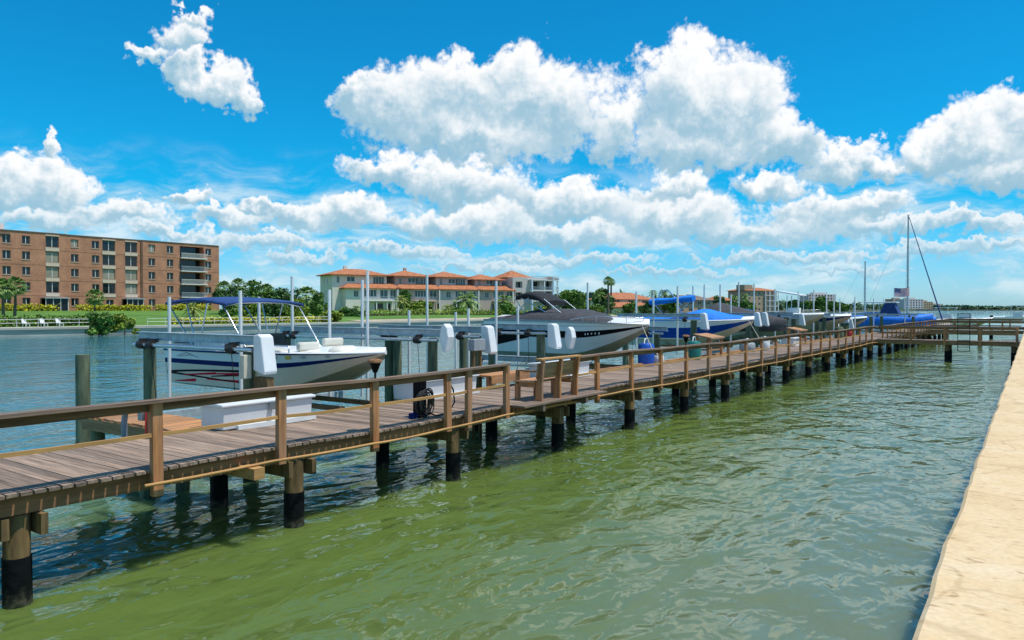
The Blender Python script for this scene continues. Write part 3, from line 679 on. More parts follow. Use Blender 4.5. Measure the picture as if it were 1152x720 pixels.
seat_block(b1, X0 + 3.45, X0 + 4.7, Yc - 1.1, Yc - .55, z, z + .12); seat_block(b1, X0 + 5.05, X0 + 5.6, Yc - .95, Yc - .35, z, z + .1, -1); seat_block(b1, X0 + 4.4, X0 + 5.6, Yc + .35, Yc + .95, z, z + .14, -1)
mb = MB(); mb.ball((X0 + 5.95, Yc - .3, z + .08), (.3, .45, .17)); mb.build('cushion', M['vinyl'], b1)
mb = MB(); mb.prism([(Yc - 1.0, z), (Yc + 1.0, z), (Yc + .8, z + .42), (Yc - .8, z + .42)], 'x', X0 + 2.32, X0 + 2.36); mb.build('windshield', M['glass'], b1)
mb = MB(); mb.tube([(X0 + 4.1, Yc - 1.12, z + .03), (X0 + 4.1, Yc - 1.12, z + .22), (X0 + 5.0, Yc - 1.1, z + .22), (X0 + 5.0, Yc - 1.1, z + .03)], .018, 6); mb.build('grab_rail', M['pipe'], b1)
mb = MB(); 
for t in (.58, .66, .78, .86): 
    q = h.pt(t, .9, -1, .01); mb.box(q.x - .09, q.x + .09, q.y - .015, q.y + .01, q.z - .02, q.z + .02)
mb.build('cleat', M['boxgrey'], b1)
mb = MB(); q = h.pt(.72, .9, -1, .008); mb.ball((q.x, q.y, q.z), (.11, .012, .05)); mb.build('label', M['yellow'], b1)
bimini(b1, X0 + .05, X0 + 2.75, Yc, 2.35, 3.68, M['navy'], [(X0 + 1.3, X0 + .2, z + .05), (X0 + 1.4, X0 + 1.0, z + .05), (X0 + 1.5, X0 + 1.9, z + .05), (X0 + 3.5, X0 + 2.6, z + .05)], arch=.06)

# 2 --- black and silver cruiser
Yc = 25.0; X0 = -18.2
b2 = thing('motor_cruiser', 'large silver-grey cruiser with black sheer stripe and black cockpit cover', 'boat', (X0 + 3.2, Yc, 1.4))
h = Hull(X0, 6.5, Yc, 2.75, 1.42, 2.98, rise=-.12, rake=1.6, flare=.06, blunt=3.0, cz=.24)
h.mesh([(.3, 1), (.5, 1), (.72, 2), (.86, 3), (.91, 1), (1, 3)]).build('hull', [M['bottom'], M['silver'], M['blackpaint'], M['white']], b2)
d = h.deck(.16, n=24); d.build('foredeck', M['white'], b2)
mb = MB(); h.stripe(0, .33, lambda q: .1 + .38 * q, lambda q: .505, mb=mb); mb.build('aft_panel', M['blackpaint'], b2)
mb = MB(); h.stripe(0, .97, lambda q: .99, lambda q: 1.05, 24, out=.025, mb=mb); mb.build('rub_rail', M['boxgrey'], b2)
canvas(h, lambda q: .05 + .1 * q, .01, .13, .9).build('aft_cover', M['charcoal'], b2)
canvas(h, lambda q: .1 + .3 * smooth(q * 3.5) * (1 - smooth((q - .7) / .3)), .12, .8, .88).build('cockpit_cover', M['charcoal'], b2)
mb = MB(); rings = []
for i in range(11):
    q = i / 10; x = X0 + 1.15 + 1.4 * q
    zz = 3.78 + .34 * math.sin(math.pi * (.15 + .75 * q)) - .2 * q
    rings.append([(x, Yc - .75, zz - .16), (x, Yc - .77, zz), (x, Yc - .4, zz + .06), (x, Yc, zz + .08), (x, Yc + .4, zz + .06), (x, Yc + .77, zz), (x, Yc + .75, zz - .16), (x, Yc, zz - .1)])
mb.loft(rings); mb.build('canopy', M['black'], b2)
for y in (-.72, .72):
    for p_, q_, r_ in (((2.95, 3.1), (1.2, 3.95), .025), ((1.0, 3.0), (1.8, 3.95), .022), ((1.75, 3.0), (1.05, 3.9), .018), ((3.4, 3.15), (2.45, 3.8), .02)): mb = MB(); mb.tube([(X0 + p_[0], Yc + y, p_[1]), (X0 + q_[0], Yc + y, q_[1])], r_, 6); mb.build('frame_tube', M['pipe'], b2)
rails(b2, h, .6, .97, .2)
mb = MB(); mb.tube([h.pt(.97, .8), (-11.3, Yc - .6, 2.0), (-10.4, Yc - 1.0, 1.4)], .016, 5); mb.build('mooring_line', M['rope'], b2)
mb = MB(); mb.box(X0 - .55, X0 + .05, Yc - 1.1, Yc + 1.1, 1.75, 1.87); mb.build('swim_platform', M['silver'], b2, bevel=.03)
mb = MB()
for k, t in enumerate((.70, .715, .735, .755, .775)): q = h.pt(t, .61, -1, .006); mb.box(q.x - .018, q.x + .018, q.y - .006, q.y + .006, q.z - .03 - .02 * (k == 4), q.z + .03)
mb.build('bow_marks', M['pvc'], b2)

# 3 --- royal blue bowrider with blue cover
Yc = 37.0; X0 = -19.3
b3 = thing('bowrider', 'royal blue and white bowrider under bright blue cover with a rolled blue canopy', 'boat', (X0 + 3.5, Yc, 1.7))
h = Hull(X0, 7.55, Yc, 2.55, 1.5, 2.74, rise=.17, rake=1.7, flare=.06, blunt=3.2, cz=.3)
h.mesh([(.04, 1), (.08, 1), (.66, 2), (1, 3)]).build('hull', [M['beige'], M['beige'], M['bluepaint'], M['white']], b3)
mb = MB(); mb.tube([h.pt(.97, .9), (-11.2, Yc - .9, 2.0), (-9.5, Yc - 2.2, 1.75)], .014, 5); mb.build('mooring_line', M['rope'], b3)
h.deck(.12).build('deck_rim', M['white'], b3)
canvas(h, lambda q: .12 + .42 * math.exp(-((q - .72) / .15) ** 2) + .12 * math.exp(-((q - .25) / .2) ** 2), .0, .93, .88).build('boat_cover', M['bluecan'], b3)
mb = MB(); rings = []
for i in range(13):
    q = i / 12; x = X0 + 2.5 + 2.35 * q; r = .15 + .05 * math.sin(q * 9) * .5
    zz = 3.78 + .18 * q
    rings.append([(x, Yc - 1.0 + r * 1.5 * math.cos(a), zz + r * math.sin(a)) for a in [2 * math.pi * k / 10 for k in range(10)]])
mb.loft(rings); mb.build('canopy', M['bluecan'], b3)
mb = MB(); mb.tube([(X0 + 3.6, Yc - 1.1, 2.75), (X0 + 2.7, Yc - 1.0, 3.7)], .02, 6); mb.tube([(X0 + 3.6, Yc - 1.1, 2.75), (X0 + 4.7, Yc - 1.0, 3.85)], .02, 6); mb.tube([(X0 + 3.6, Yc + 1.1, 2.75), (X0 + 3.9, Yc - .9, 3.75)], .02, 6)
mb.tube([(X0 + 2.8, Yc - .9, 3.6), (X0 + 3.0, Yc - .9, 4.35), (X0 + 3.4, Yc - .9, 4.4), (X0 + 4.2, Yc - 1, 3.65)], .035, 6); mb.build('frame_tube', M['pipe'], b3)
q = h.pt(.70, .5, -1, .012); text_mesh('ll ilililil', .17, M['pvc'], b3, q, (R(90), 0, R(0)), 'lettering', .2)
# 4 --- boat wholly under charcoal canvas
Yc = 44.4; X0 = -20.2
b4 = thing('covered_boat', 'grey boat wholly wrapped in peaked charcoal canvas beside the royal blue boat', 'boat', (X0 + 4, Yc, 1.7))
h = Hull(X0, 8.0, Yc, 2.7, 1.55, 2.5, rise=.05, rake=1.8, flare=.08, blunt=2.8)
h.mesh([(.5, 1), (1, 1)]).build('hull', [M['bottom'], M['grayhull']], b4)
canvas(h, lambda q: .2 + 1.05 * smooth((q - .3) / .2) * (1 - max(0, (q - .5) / .5)) , .0, .995, 1.03, drop=.4, n=20).build('canvas_cover', M['charcoal'], b4)
# 5 --- centre console with a raised white top
Yc = 52.6; X0 = -20.3
b5 = thing('bow_rider', 'grey-hulled boat with white sheer and flat blue cockpit cover past the charcoal canvas', 'boat', (X0 + 4, Yc, 1.7))
h = Hull(X0, 8.2, Yc, 2.7, 1.5, 2.95, rise=.12, rake=1.6, flare=.12, blunt=2.8)
h.mesh([(.5, 1), (.84, 1), (1, 2)]).build('hull', [M['tan'], M['grayhull'], M['white']], b5)
h.deck(.06).build('deck_rim', M['white'], b5)
canvas(h, lambda q: .28 + .25 * math.sin(math.pi * q), .02, .42, .9).build('cockpit_cover', M['bluecan'], b5)
outboard(b5, X0 - .05, Yc - .4, 2.2, M['black']); rails(b5, h, .6, .97, .25)
# 6 --- navy hull with tan bottom
Yc = 60.0; X0 = -18.6
b6 = thing('sport_boat', 'white and navy sport boat with a tilted white top on a pipe tower', 'boat', (X0 + 3.5, Yc, 1.7))
h = Hull(X0, 6.7, Yc, 2.5, 1.5, 2.82, rise=.1, rake=1.5, flare=.08, blunt=3)
h.mesh([(.3, 1), (.5, 1), (.8, 2), (1, 3)]).build('hull', [M['tan'], M['tan'], M['navypaint'], M['white']], b6)
h.deck(.1).build('deck_rim', M['white'], b6)
mb = MB(); mb.box(X0 + 2.2, X0 + 3.0, Yc - .5, Yc + .5, 2.7, 3.5); mb.build('console', M['white'], b6, bevel=.08)
for x, y in ((2.2, -.7), (2.2, .7), (3.1, -.7), (3.1, .7)): mb = MB(); mb.tube([(X0 + x, Yc + y, 2.7), (X0 + x + .05, Yc + y * .9, 4.45)], .035, 6); mb.build('tower_leg', M['pipe'], b6)
mb = MB(); P = [(X0 + 1.5, -1.0, 4.72), (X0 + 3.3, -1.0, 4.4), (X0 + 3.3, 1.0, 4.4), (X0 + 1.5, 1.0, 4.72)]
mb.add([(x, Yc + y, z) for x, y, z in P] + [(x, Yc + y, z + .11) for x, y, z in P], [(3,2,1,0),(4,5,6,7),(0,1,5,4),(1,2,6,5),(2,3,7,6),(3,0,4,7)]); mb.build('hardtop', M['white'], b6, bevel=.04)
seat_block(b6, X0 + .3, X0 + 1.2, Yc - .9, Yc + .9, 2.6, 2.95, -1)
# 7 --- teal hull
Yc = 66.5; X0 = -18.0
b7 = thing('skiff', 'small teal green boat with tan bottom near the end of the railing', 'boat', (X0 + 3, Yc, 1.4))
h = Hull(X0, 6.0, Yc, 2.3, 1.35, 2.45, rise=.25, rake=1.3, flare=.14, blunt=2.4)
h.mesh([(.12, 1), (.95, 2), (1, 3)]).build('hull', [M['tan'], M['tan'], M['greenpaint'], M['white']], b7)
h.deck(.08).build('deck_rim', M['plastic'], b7)
mb = MB(); mb.box(X0 + 2.2, X0 + 3.0, Yc - .35, Yc + .35, 2.2, 3.1); mb.build('console', M['plastic'], b7, bevel=.08)
outboard(b7, X0 - .02, Yc, 1.9, M['black'])
# 8, 9 --- boats in blue tarpaulin far along the dock
def tarped(name, label, X0, L, Yc, zk, zs, hp, cabin=False, B=2.7):
    t = thing(name, label, 'boat', (X0 + L / 2, Yc, zk), group='boats under blue tarpaulins')
    h = Hull(X0, L, Yc, B, zk, zs, rise=.15, rake=1.5, blunt=2.8)
    h.mesh([(.5, 1), (1, 1)]).build('hull', [M['grayhull'], M['white']], t)
    canvas(h, hp, -.01, .995, 1.04, drop=.75, n=18).build('tarpaulin', M['bluetarp'], t)
    if cabin:
        xa = X0 + L * .18; mb = MB(); mb.box(xa, xa + 3.3, Yc - 1.05, Yc + 1.05, zs + 1.75, zs + 1.87); mb.build('hardtop', M['white'], t, bevel=.04)
        mb = MB(); mb.prism([(xa + 1.5, zs + .4), (xa + 3.6, zs + .4), (xa + 3.0, zs + 1.747), (xa + 2.1, zs + 1.747)], 'y', Yc - .95, Yc + .95); mb.build('side_curtain', M['navy'], t, bevel=.05)
        for x in (.1, 1.6): mb = MB(); mb.tube([(xa + x, Yc - .98, zs + .3), (xa + x, Yc - .98, zs + 1.75)], .035, 6); mb.build('top_post', M['pipe'], t)
    return t
tarped('tarped_cruiser', 'cruiser under blue tarpaulin with a white hardtop standing out of it', -18.2, 8.2, 91.5, 1.3, 2.3, lambda q: .35 + .45 * math.sin(math.pi * min(1, q * 1.5)) * (1 - q), True)
tarped('tarped_runabout', 'runabout under plain blue tarpaulin next to the sailing boat mast', -15.8, 5.6, 96.0, 1.2, 2.1, lambda q: .7 * math.sin(math.pi * (.25 + .7 * q)))
tarped('tarped_dinghy', 'low boat under blue tarpaulin behind the teal boat', -20.5, 6.2, 78, 1.4, 2.4, lambda q: .45 * math.sin(math.pi * (.2 + .7 * q)))
# 10 --- sailing boats
def sailboat(name, label, X, Y, mast_h, L, stay_to=None, boom=True):
    t = thing(name, label, 'sailing boat', (X, Y, 0))
    h = Hull(X - L * .55, L, Y, 2.9, -.5, 1.15, rise=.35, rake=1.2, flare=.03, blunt=2.0, tail=.25)
    h.mesh([(.4, 1), (1, 1)]).build('hull', [M['navypaint'], M['white']], t); h.deck(.12).build('deck', M['white'], t)
    mb = MB(); mb.box(X - 1.6, X + 1.3, Y - .8, Y + .8, 1.2, 1.75); mb.build('cabin', M['white'], t, bevel=.12)
    mb = MB(); mb.tube([(X, Y, 1.7), (X, Y, mast_h * .6), (X, Y, mast_h)], [.13, .115, .085], 8); mb.build('mast', M['galv'], t)
    mb = MB(); mb.tube([(X - 1.4, Y, mast_h * .52), (X, Y, mast_h * .52)], .03, 5) if False else mb.tube([(X, Y - .75, mast_h * .53), (X, Y + .75, mast_h * .53)], .035, 5); mb.tube([(X - .15, Y - .1, mast_h + .02), (X + .25, Y + .15, mast_h + .02)], .03, 5); mb.build('spreader', M['galv'], t)
    if boom: mb = MB(); mb.tube([(X - .1, Y, 2.6), (X - 3.6, Y, 2.7)], [.2, .14], 8); mb.build('boom_cover', M['bluecan'], t)
    mb = MB()
    for y in (-1.3, 1.3): mb.tube([(X - .2, Y + y, 1.3), (X, Y, mast_h - .2)], .011, 4)
    mb.tube([(X - L * .53, Y, 1.3), (X, Y, mast_h - .05)], .011, 4); mb.build('shroud', M['galv'], t)
    if stay_to: mb = MB(); mb.tube([(X + .1, Y, mast_h - .3), stay_to], [.035, .085], 8); mb.build('furled_jib', M['navy'], t)
    return t
dm = 14.4; ys = 105.0
Xm = -d_at(1021, ys); zt = z_at(242, ys, -Xm)
sailboat('sailing_boat', 'sailing boat with the tall mast and dark furled foresail beyond the blue tarps', Xm, ys, zt, 10.5, (-d_at(1060, ys), ys, 2.1))
ys = 112.0; Xm = -d_at(973, ys); sailboat('sailing_boat', 'farther sailing boat with the shorter bare mast left of the flag', Xm, ys, z_at(294, ys, -Xm), 8.5, None, False)
# flag on its staff
ys = 99.0; Xf = -d_at(1005.5, ys); zf = z_at(324, ys, -Xf)
fl = thing('flag', 'red white and blue flag with stripes flying from a thin staff beside the tall mast', 'flag', (Xf, ys, 1.4))
mb = MB(); mb.tube([(Xf, ys, 1.3), (Xf, ys, zf + .05)], .03, 6); mb.build('staff', M['pvc'], fl)
M['flagred'] = mat('flag_red', (.5, .06, .06), .8, .05); M['flagwhite'] = mat('flag_white', (.75, .72, .7), .8, .03); M['flagblue'] = mat('flag_blue', (.03, .05, .16), .8, .05)
mb = MB(); fw, fh = 1.75, 1.0; ux = Vector((math.cos(TH), math.sin(TH), 0)); un = Vector((-math.sin(TH), math.cos(TH), 0))
def fp(u, v, o=0): return Vector((Xf, ys, zf)) + ux * (.05 + u * fw) + un * (.12 * math.sin(u * 6) * u + o) + Vector((0, 0, -v * fh - .1 * math.sin(u * 4) * u))
for k in range(13):
    m_ = 0 if k % 2 == 0 else 1
    for o in (-.004, .004): mb.loft([[fp(i / 14, k / 13, o), fp(i / 14, (k + 1) / 13, o)] for i in range(15)], m_, closed=False)
for o in (-.009, .009): mb.loft([[fp(i / 14, 0, o), fp(i / 14, 7 / 13, o)] for i in range(7)], 2, closed=False)
for r_ in range(5):
    for c_ in range(6): 
        for o in (-.013, .013):
            p = fp(.03 + c_ * .066, .05 + r_ * .1, o); mb.add([p + Vector((0, 0, .022)), p + ux * .022, p - Vector((0, 0, .022)), p - ux * .022], [(0, 1, 2, 3)], 1)
mb.build('cloth', [M['flagred'], M['flagwhite'], M['flagblue']], fl)
# distant white boats at the far end
def small_boat(name, label, px, py, Y, L, top, canopy):
    X = -d_at(px, Y); t = thing(name, label, 'boat', (X, Y, 0), group='white boats in the distance')
    h = Hull(X - L / 2, L, Y, 2.6, .6, 1.75, rise=.25, rake=1.2)
    h.mesh([(.5, 1), (1, 1)]).build('hull', [M['grayhull'], M['white']], t); h.deck(.1).build('deck', M['white'], t)
    mb = MB(); mb.box(X - .8, X + .9, Y - .7, Y + .7, 1.85, 2.7); mb.build('console', M['white'], t, bevel=.1)
    mb = MB(); mb.box(X - 1.3, X + 1.5, Y - 1, Y + 1, top, top + .1); mb.build('hardtop', canopy, t)
    for x in (-1.1, 1.3):
        for y in (-.9, .9): mb = MB(); mb.tube([(X + x, Y + y, 1.9), (X + x, Y + y, top)], .03, 5); mb.build('top_post', M['pipe'], t)
    outboard(t, X - L / 2, Y, 1.5, M['black']); return t
small_boat('fishing_boat', 'small white fishing boat with white top right of the furled foresail', 1063, 348, 122, 7.5, 3.5, M['white'])
small_boat('fishing_boat', 'small white boat with black top and dark engine far along the dock', 1086, 348, 132, 7, 3.3, M['black'])
small_boat('fishing_boat', 'white motor boat alone at the right end before the treeline', 1145, 346, 175, 8, 3.9, M['navy'])
small_boat('fishing_boat', 'white boat with navy top between the two masts', 1043, 349, 118, 6.5, 3.2, M['navy'])
# ---------------------------------------------------------------- boat lifts
def post_pile(root, d, s, top, m='green_pile', r=.15):
    mb = MB(); mb.tube([(-d, s, -1.4), (-d, s, .3), (-d, s, top)], [r * 1.02, r, r * .95], 12); o = mb.build('pile', M[m], root)
    mb = MB(); mb.tube([(-d, s, -1.3), (-d, s, .45 + rnd.random() * .15)], r + .014, 12); mb.build('pile_wrap', M['wrap'], o)
def motor_cover(root, d, s, z, kind=0):
    mb = MB(); x = -d
    if kind == 0:
        mb.prism([(x - .16, z - .44), (x + .17, z - .52), (x + .2, z - .46), (x + .08, z + .22), (x - .02, z + .27), (x - .16, z + .25)], 'y', s - .15, s + .15)
    else:
        mb.prism([(x - .15, z - .1), (x - .05, z - .42), (x + .05, z - .42), (x + .15, z - .05), (x + .1, z + .2), (x, z + .3), (x - .1, z + .2)], 'y', s - .13, s + .13)
    mb.build('motor_cover', M['plastic'], root, bevel=.03)
def lift(label, s0, s1, d0, d1, zb, boat_kz=None, poles=(), covers=(0, 0), pile_top=None, box=False, group='boat lifts beside the dock', beam='galv', far_d=None, low=None):
    t = thing('boat_lift', label, 'boat lift', (-(d0 + d1) / 2, (s0 + s1) / 2, 0), group=group)
    zc = zb
    for i, s in enumerate((s0, s1)):
        zb = low if (low and i == 0) else zc
        b0, b1 = d0, (far_d if (far_d and i) else d1)
        for d in (b0 + .55, b1 - .1): post_pile(t, d, s, zb - .14, r=.14 if s < 30 else .15)
        mb = MB()   # an I-beam with its drive pipe hanging below
        mb.bar((-b0 - .1, s, zb + .085), (-b1 - .35, s, zb + .085), .16, .016); mb.bar((-b0 - .1, s, zb), (-b1 - .35, s, zb), .02, .154); mb.bar((-b0 - .1, s, zb - .085), (-b1 - .35, s, zb - .085), .16, .016)
        mb.build('top_beam', M[beam], t)
        mb = MB(); mb.tube([(-b0 - .2, s - .2, zb - .19), (-b1 - .2, s - .2, zb - .19)], .045, 8); mb.build('drive_pipe', M['pipe'], t)
        for d in (b0 + .9, b1 - .5, b1 - .1):
            mb = MB(); mb.tube([(-d + .09, s - .2, zb - .19), (-d - .09, s - .2, zb - .19)], .095, 8); mb.box(-d - .03, -d + .03, s - .24, s - .02, zb - .13, zb - .05)
            mb.build('cable_winder', M['rubber'], t)
        if covers[i] is not None: motor_cover(t, b0 + .02, s - .05, zc + (-.14 if covers[i] == 0 else -.05), covers[i])
    zb = zc
    kz = boat_kz if boat_kz is not None else .9
    for d in (d0 + .9, d1 - .5): mb = MB(); mb.bar((-d, s0, kz - .3), (-d, s1, kz - .3), .1, .2); mb.build('cradle_beam', M[beam], t)
    for y in ((s0 + s1) / 2 - .55, (s0 + s1) / 2 + .55):
        mb = MB(); mb.bar((-d0 - .3, y, kz - .09), (-d1 + .1, y, kz - .09), .14, .1); mb.build('bunk_board', M['dark_wood'], t)
    for s in (s0, s1):
        for d in (d0 + .9, d1 - .5): mb = MB(); mb.tube([(-d, s - .2, zb - .15), (-d, s - .05, kz - .25)], .009, 4); mb.build('cable', M['rubber'], t)
    for px, ytop, s in poles:
        d = d_at(px, s); zt = z_at(ytop, s, d); mb = MB(); r = .042 if s < 24 else .045
        mb.tube([(-d, s, kz - .35), (-d + rnd.uniform(-.03, .03), s, zt)], r, 10); mb.build('guide_pole', M['pvc'], t)
    if box:
        mb = MB(); mb.box(-d0 - .42, -d0 - .28, s0 - .34, s0 - .16, zb - .75, zb - .28); mb.build('switch_box', M['cream'], t, bevel=.02)
        mb = MB(); mb.box(-d0 - .3, -d0 + .12, s0 - .1, s0 + .06, .4, zb - .72); mb.build('brace_post', M['pile_wood'], t)
    return t
lift('galvanised boat lift cradling the striped deck boat, with a cream switch box', 9.3, 14.8, 12.5, 16.9, 2.82, 1.3, [(190, 334, 10.5), (271, 327, 10.5), (292, 334, 13.7), (371, 326, 13.7), (329, 311, 14.6), (407, 315, 15.0), (413, 305, 14.2)], (0, 1), box=True, far_d=18.9)
lift('empty boat lift between the deck boat and the silver cruiser', 16.5, 19.85, 12.45, 16.4, 2.86, .75, [(460, 349, 16.95), (527, 347, 16.95), (481, 309, 19.2), (513, 351, 19.2), (558, 316, 19.3)], (0, 0), far_d=15.0)
lift('galvanised boat lift carrying the large silver cruiser', 20.9, 28.6, 12.5, 16.6, 2.62, 1.38, [(583, 344, 21.6), (599, 315, 28.2), (622, 313, 27.6), (661, 318, 28.4)], (1, None), low=1.75)
lift('boat lift carrying the royal blue bowrider', 33.0, 40.7, 12.7, 16.8, 3.12, 1.62, [(716, 328, 33.3), (735, 327, 33.3), (762, 322, 33.3), (780, 322, 40.4), (792, 320, 40.4), (810, 320, 40.4)], (0, 0))
lift('boat lift carrying the charcoal canvas boat', 42.0, 47.8, 12.7, 17.4, 3.12, 1.55, [(831, 317, 47.4), (848, 319, 47.4), (822, 331, 42.4)], (0, None))
lift('boat lift carrying the grey-hulled boat with the flat blue cover', 49.6, 55.6, 12.7, 17.4, 3.0, 1.5, [(872, 325, 50.0), (898, 328, 55.2), (915, 326, 55.2)], (0, None))
lift('boat lift carrying the white and navy sport boat', 57.6, 62.4, 12.7, 17.0, 3.0, 1.6, [(930, 328, 62), (938, 331, 58.2)], (None, 0))
lift('boat lift carrying the small teal boat', 64.2, 68.8, 12.7, 16.5, 2.5, 1.25, [(945, 336, 68.5), (962, 334, 64.6)], (0, None))
lift('boat lift carrying the low tarpaulined boat', 75.2, 80.6, 12.7, 18.5, 2.9, 1.4, [(961, 338, 80), (983, 336, 80)], (None, None))
lift('boat lift carrying the tarpaulined cruiser', 88.6, 94.2, 11.0, 17.0, 2.8, 1.3, [(994, 336, 94), (1018, 338, 89)], (None, 0))

# ---------------------------------------------------------------- mooring piles and the finger pier
def lone_pile(label, px, ytop, d, s=None, r=.16, m='green_pile', yb=None):
    s = s if s is not None else s_at(px, d); t = thing('mooring_pile', label, 'pile', (-d, s, 0), group='mooring piles standing in the water')
    zt = z_at(ytop, s, d); mb = MB(); mb.tube([(-d, s, -1.5), (-d, s, zt)], [r, r * .95], 12); mb.build('shaft', M[m], t)
    mb = MB(); mb.tube([(-d, s, -1.4), (-d, s, .52)], r + .015, 12); mb.build('pile_wrap', M['wrap'], t)
lone_pile('lone green pile nearest the left edge, outside the finger pier', 92.5, 399, 17.2, r=.15)
lone_pile('green pile standing between the deck boat lift and the empty lift', 447, 380, 16.0, r=.14)
lone_pile('thick green pile below the empty lift, beside the grey box', 522, 374, 14.2, r=.15)
fp_ = thing('finger_pier', 'short wooden finger pier running out from the dock beside the deck boat', 'pier', (-14, 7.7, 0))
mb = MB(); x = -12.06
while x > -15.4:
    mb.box(x, x - .135, 7.2 + rnd.uniform(-.02, .02), 8.25, 1.31, 1.35 + rnd.uniform(-.004, .004)); x -= .146
mb.build('deck', M['wood_y'], fp_)
for s in (7.2, 8.2): mb = MB(); mb.bar((-12.1, s, 1.2), (-15.45, s, 1.2), .05, .22); mb.build('stringer', M['wood_x'], fp_)
for d in (13.4, 15.2):
    for s in (7.35, 8.05):
        mb = MB(); mb.tube([(-d, s, -1.4), (-d, s, 1.09)], .13, 10); mb.build('pile', M['green_pile'], fp_)

# ---------------------------------------------------------------- gear on the dock
def dock_box(label, s0, s1, d=11.62, hgt=.41, dep=.66):
    z = dz((s0 + s1) / 2) + .008; t = thing('dock_box', label, 'dock box', (-d - dep / 2, (s0 + s1) / 2, z), group='white storage boxes on the far side of the dock')
    mb = MB(); mb.prism([(-d, z + .02), (-d - dep + .02, z + .02), (-d - dep - .02, z + hgt), (-d + .03, z + hgt)], 'y', s0 + .04, s1 - .04); mb.build('body', M['plastic'], t, bevel=.02)
    mb = MB(); mb.box(-d + .06, -d - dep, s0 + .3, s1 + .03, z - .004, z + .08); mb.build('base', M['pvc'], t)
    mb = MB(); mb.prism([(-d + .07, z + hgt + .003), (-d - dep - .05, z + hgt + .003), (-d - dep - .05, z + hgt + .065), (-d - dep * .5, z + hgt + .09), (-d + .07, z + hgt + .055)], 'y', s0 - .02, s1 + .02); mb.build('lid', M['plastic'], t, bevel=.02)
    mb = MB(); mb.box(-d + .10, -d + .03, (s0 + s1) / 2 - .05, (s0 + s1) / 2 + .05, z + hgt - .12, z + hgt + .02); mb.build('latch', M['pipe'], t)
    return t
dock_box('white dock box nearest the camera, below the striped deck boat', 7.58, 9.55, 11.46)
dock_box('white dock box behind the coiled black hose', 12.45, 14.75, 11.55)
dock_box('white dock box seen just past the bench back', 18.1, 20.5)
dock_box('small white dock box far along the deck by the charcoal canvas boat', 43.4, 44.9)
# conduit post with junction box by the finger pier
t = thing('junction_post', 'short timber post with two grey junction boxes and a conduit elbow beside the finger pier', 'utility post', (-12.0, 6.55, 1.35))
z = dz(6.5)
mb = MB(); mb.box(-11.78, -11.9, 6.5, 6.64, z + .003, z + .55); mb.build('post', M['wood_z'], t, bevel=.006)
mb = MB(); mb.box(-11.9, -12.02, 6.44, 6.56, z + .28, z + .5); mb.build('junction_box', M['boxgrey'], t, bevel=.012)
mb = MB(); mb.box(-11.66, -11.775, 6.5, 6.6, z + .3, z + .48); mb.build('junction_box', M['boxgrey'], t, bevel=.012)
mb = MB(); mb.tube([(-12.03, 6.5, z + .42), (-12.35, 6.5, z + .44), (-12.5, 6.5, z + .42), (-12.55, 6.5, z + .2), (-12.55, 6.5, .9)], .05, 8); mb.build('conduit', M['boxgrey'], t)
mb = MB(); mb.tube([(-11.84, 6.48, z), (-11.84, 6.48, z + .55)], .015, 6); mb.build('cable', M['red'], t)
# hose station
s = 10.95; z = dz(s); t = thing('hose_station', 'dark utility post with black hoses coiled round it by the rail', 'hose post', (-9.98, s, z))
mb = MB(); mb.box(-9.9, -10.08, s - .1, s + .1, z + .004, z + .74); mb.build('post', M['blackpaint'], t, bevel=.015)
mb = MB()
for k in range(9):
    cx, cz_, rx, rz = -9.82 - .01 * k, z + .3 + rnd.uniform(-.05, .07), rnd.uniform(.12, .2), rnd.uniform(.18, .27); cs = s + .02 + rnd.uniform(-.1, .16)
    mb.tube([(cx + .02 * math.sin(a * 2 + k), cs + rx * math.cos(a), max(z + .02, cz_ + rz * math.sin(a))) for a in [2 * math.pi * i / 20 for i in range(21)]], .014, 6, cap=False)
mb.build('hose_coil', M['rubber'], t)
mb = MB(); mb.tube([(-9.5, 11.1, z + .75), (-9.62, 11.3, z + .78), (-9.7, 11.62, z + .5), (-9.7, 11.66, z + .25), (-9.68, 11.45, z + .05), (-9.75, 11.15, z + .03), (-9.86, 11.0, z + .12)], .016, 6); mb.build('hose', M['rubber'], t)
mb = MB(); mb.box(-9.95, -10.05, s - .25, s - .1, z + .004, z + .1); mb.build('hose_reel_foot', M['navypaint'], t)
# grey electrical box on its posts
d = 12.35; s = s_at(535, d); t = thing('electrical_panel', 'grey electrical panel on two posts in front of the empty lift', 'electrical panel', (-d, s, 0)); zt = z_at(381.5, s, d); zb = z_at(394.5, s, d)
mb = MB(); mb.box(-d + .1, -d - .1, s - .18, s + .3, zb, zt); mb.build('panel', M['boxgrey'], t, bevel=.015)
for q in (-.1, .2): mb = MB(); mb.tube([(-d, s + q, -1.2), (-d, s + q, zb + .003)], .05, 8); mb.build('post', M['pile_wood'], t)
# boarding step / low wooden table beyond the bench
t = thing('boarding_steps', 'low brown wooden boarding platform behind the bench end', 'steps', (-12.4, 17.0, 1.3))
mb = MB(); z = dz(17)
for k in range(5): mb.box(-11.75 - .14 * k, -11.88 - .14 * k, 15.6, 17.4, z + .3, z + .345)
mb.build('top', M['wood_y'], t)
mb = MB(); mb.box(-11.74, -11.78, 15.62, 17.38, z + .12, z + .298); mb.build('apron', M['wood_y'], t)
for d, s in ((11.9, 15.7), (11.9, 17.3)): mb = MB(); mb.box(-d - .05, -d + .05, s - .05, s + .05, z + .003, z + .298); mb.build('leg', M['wood_z'], t)
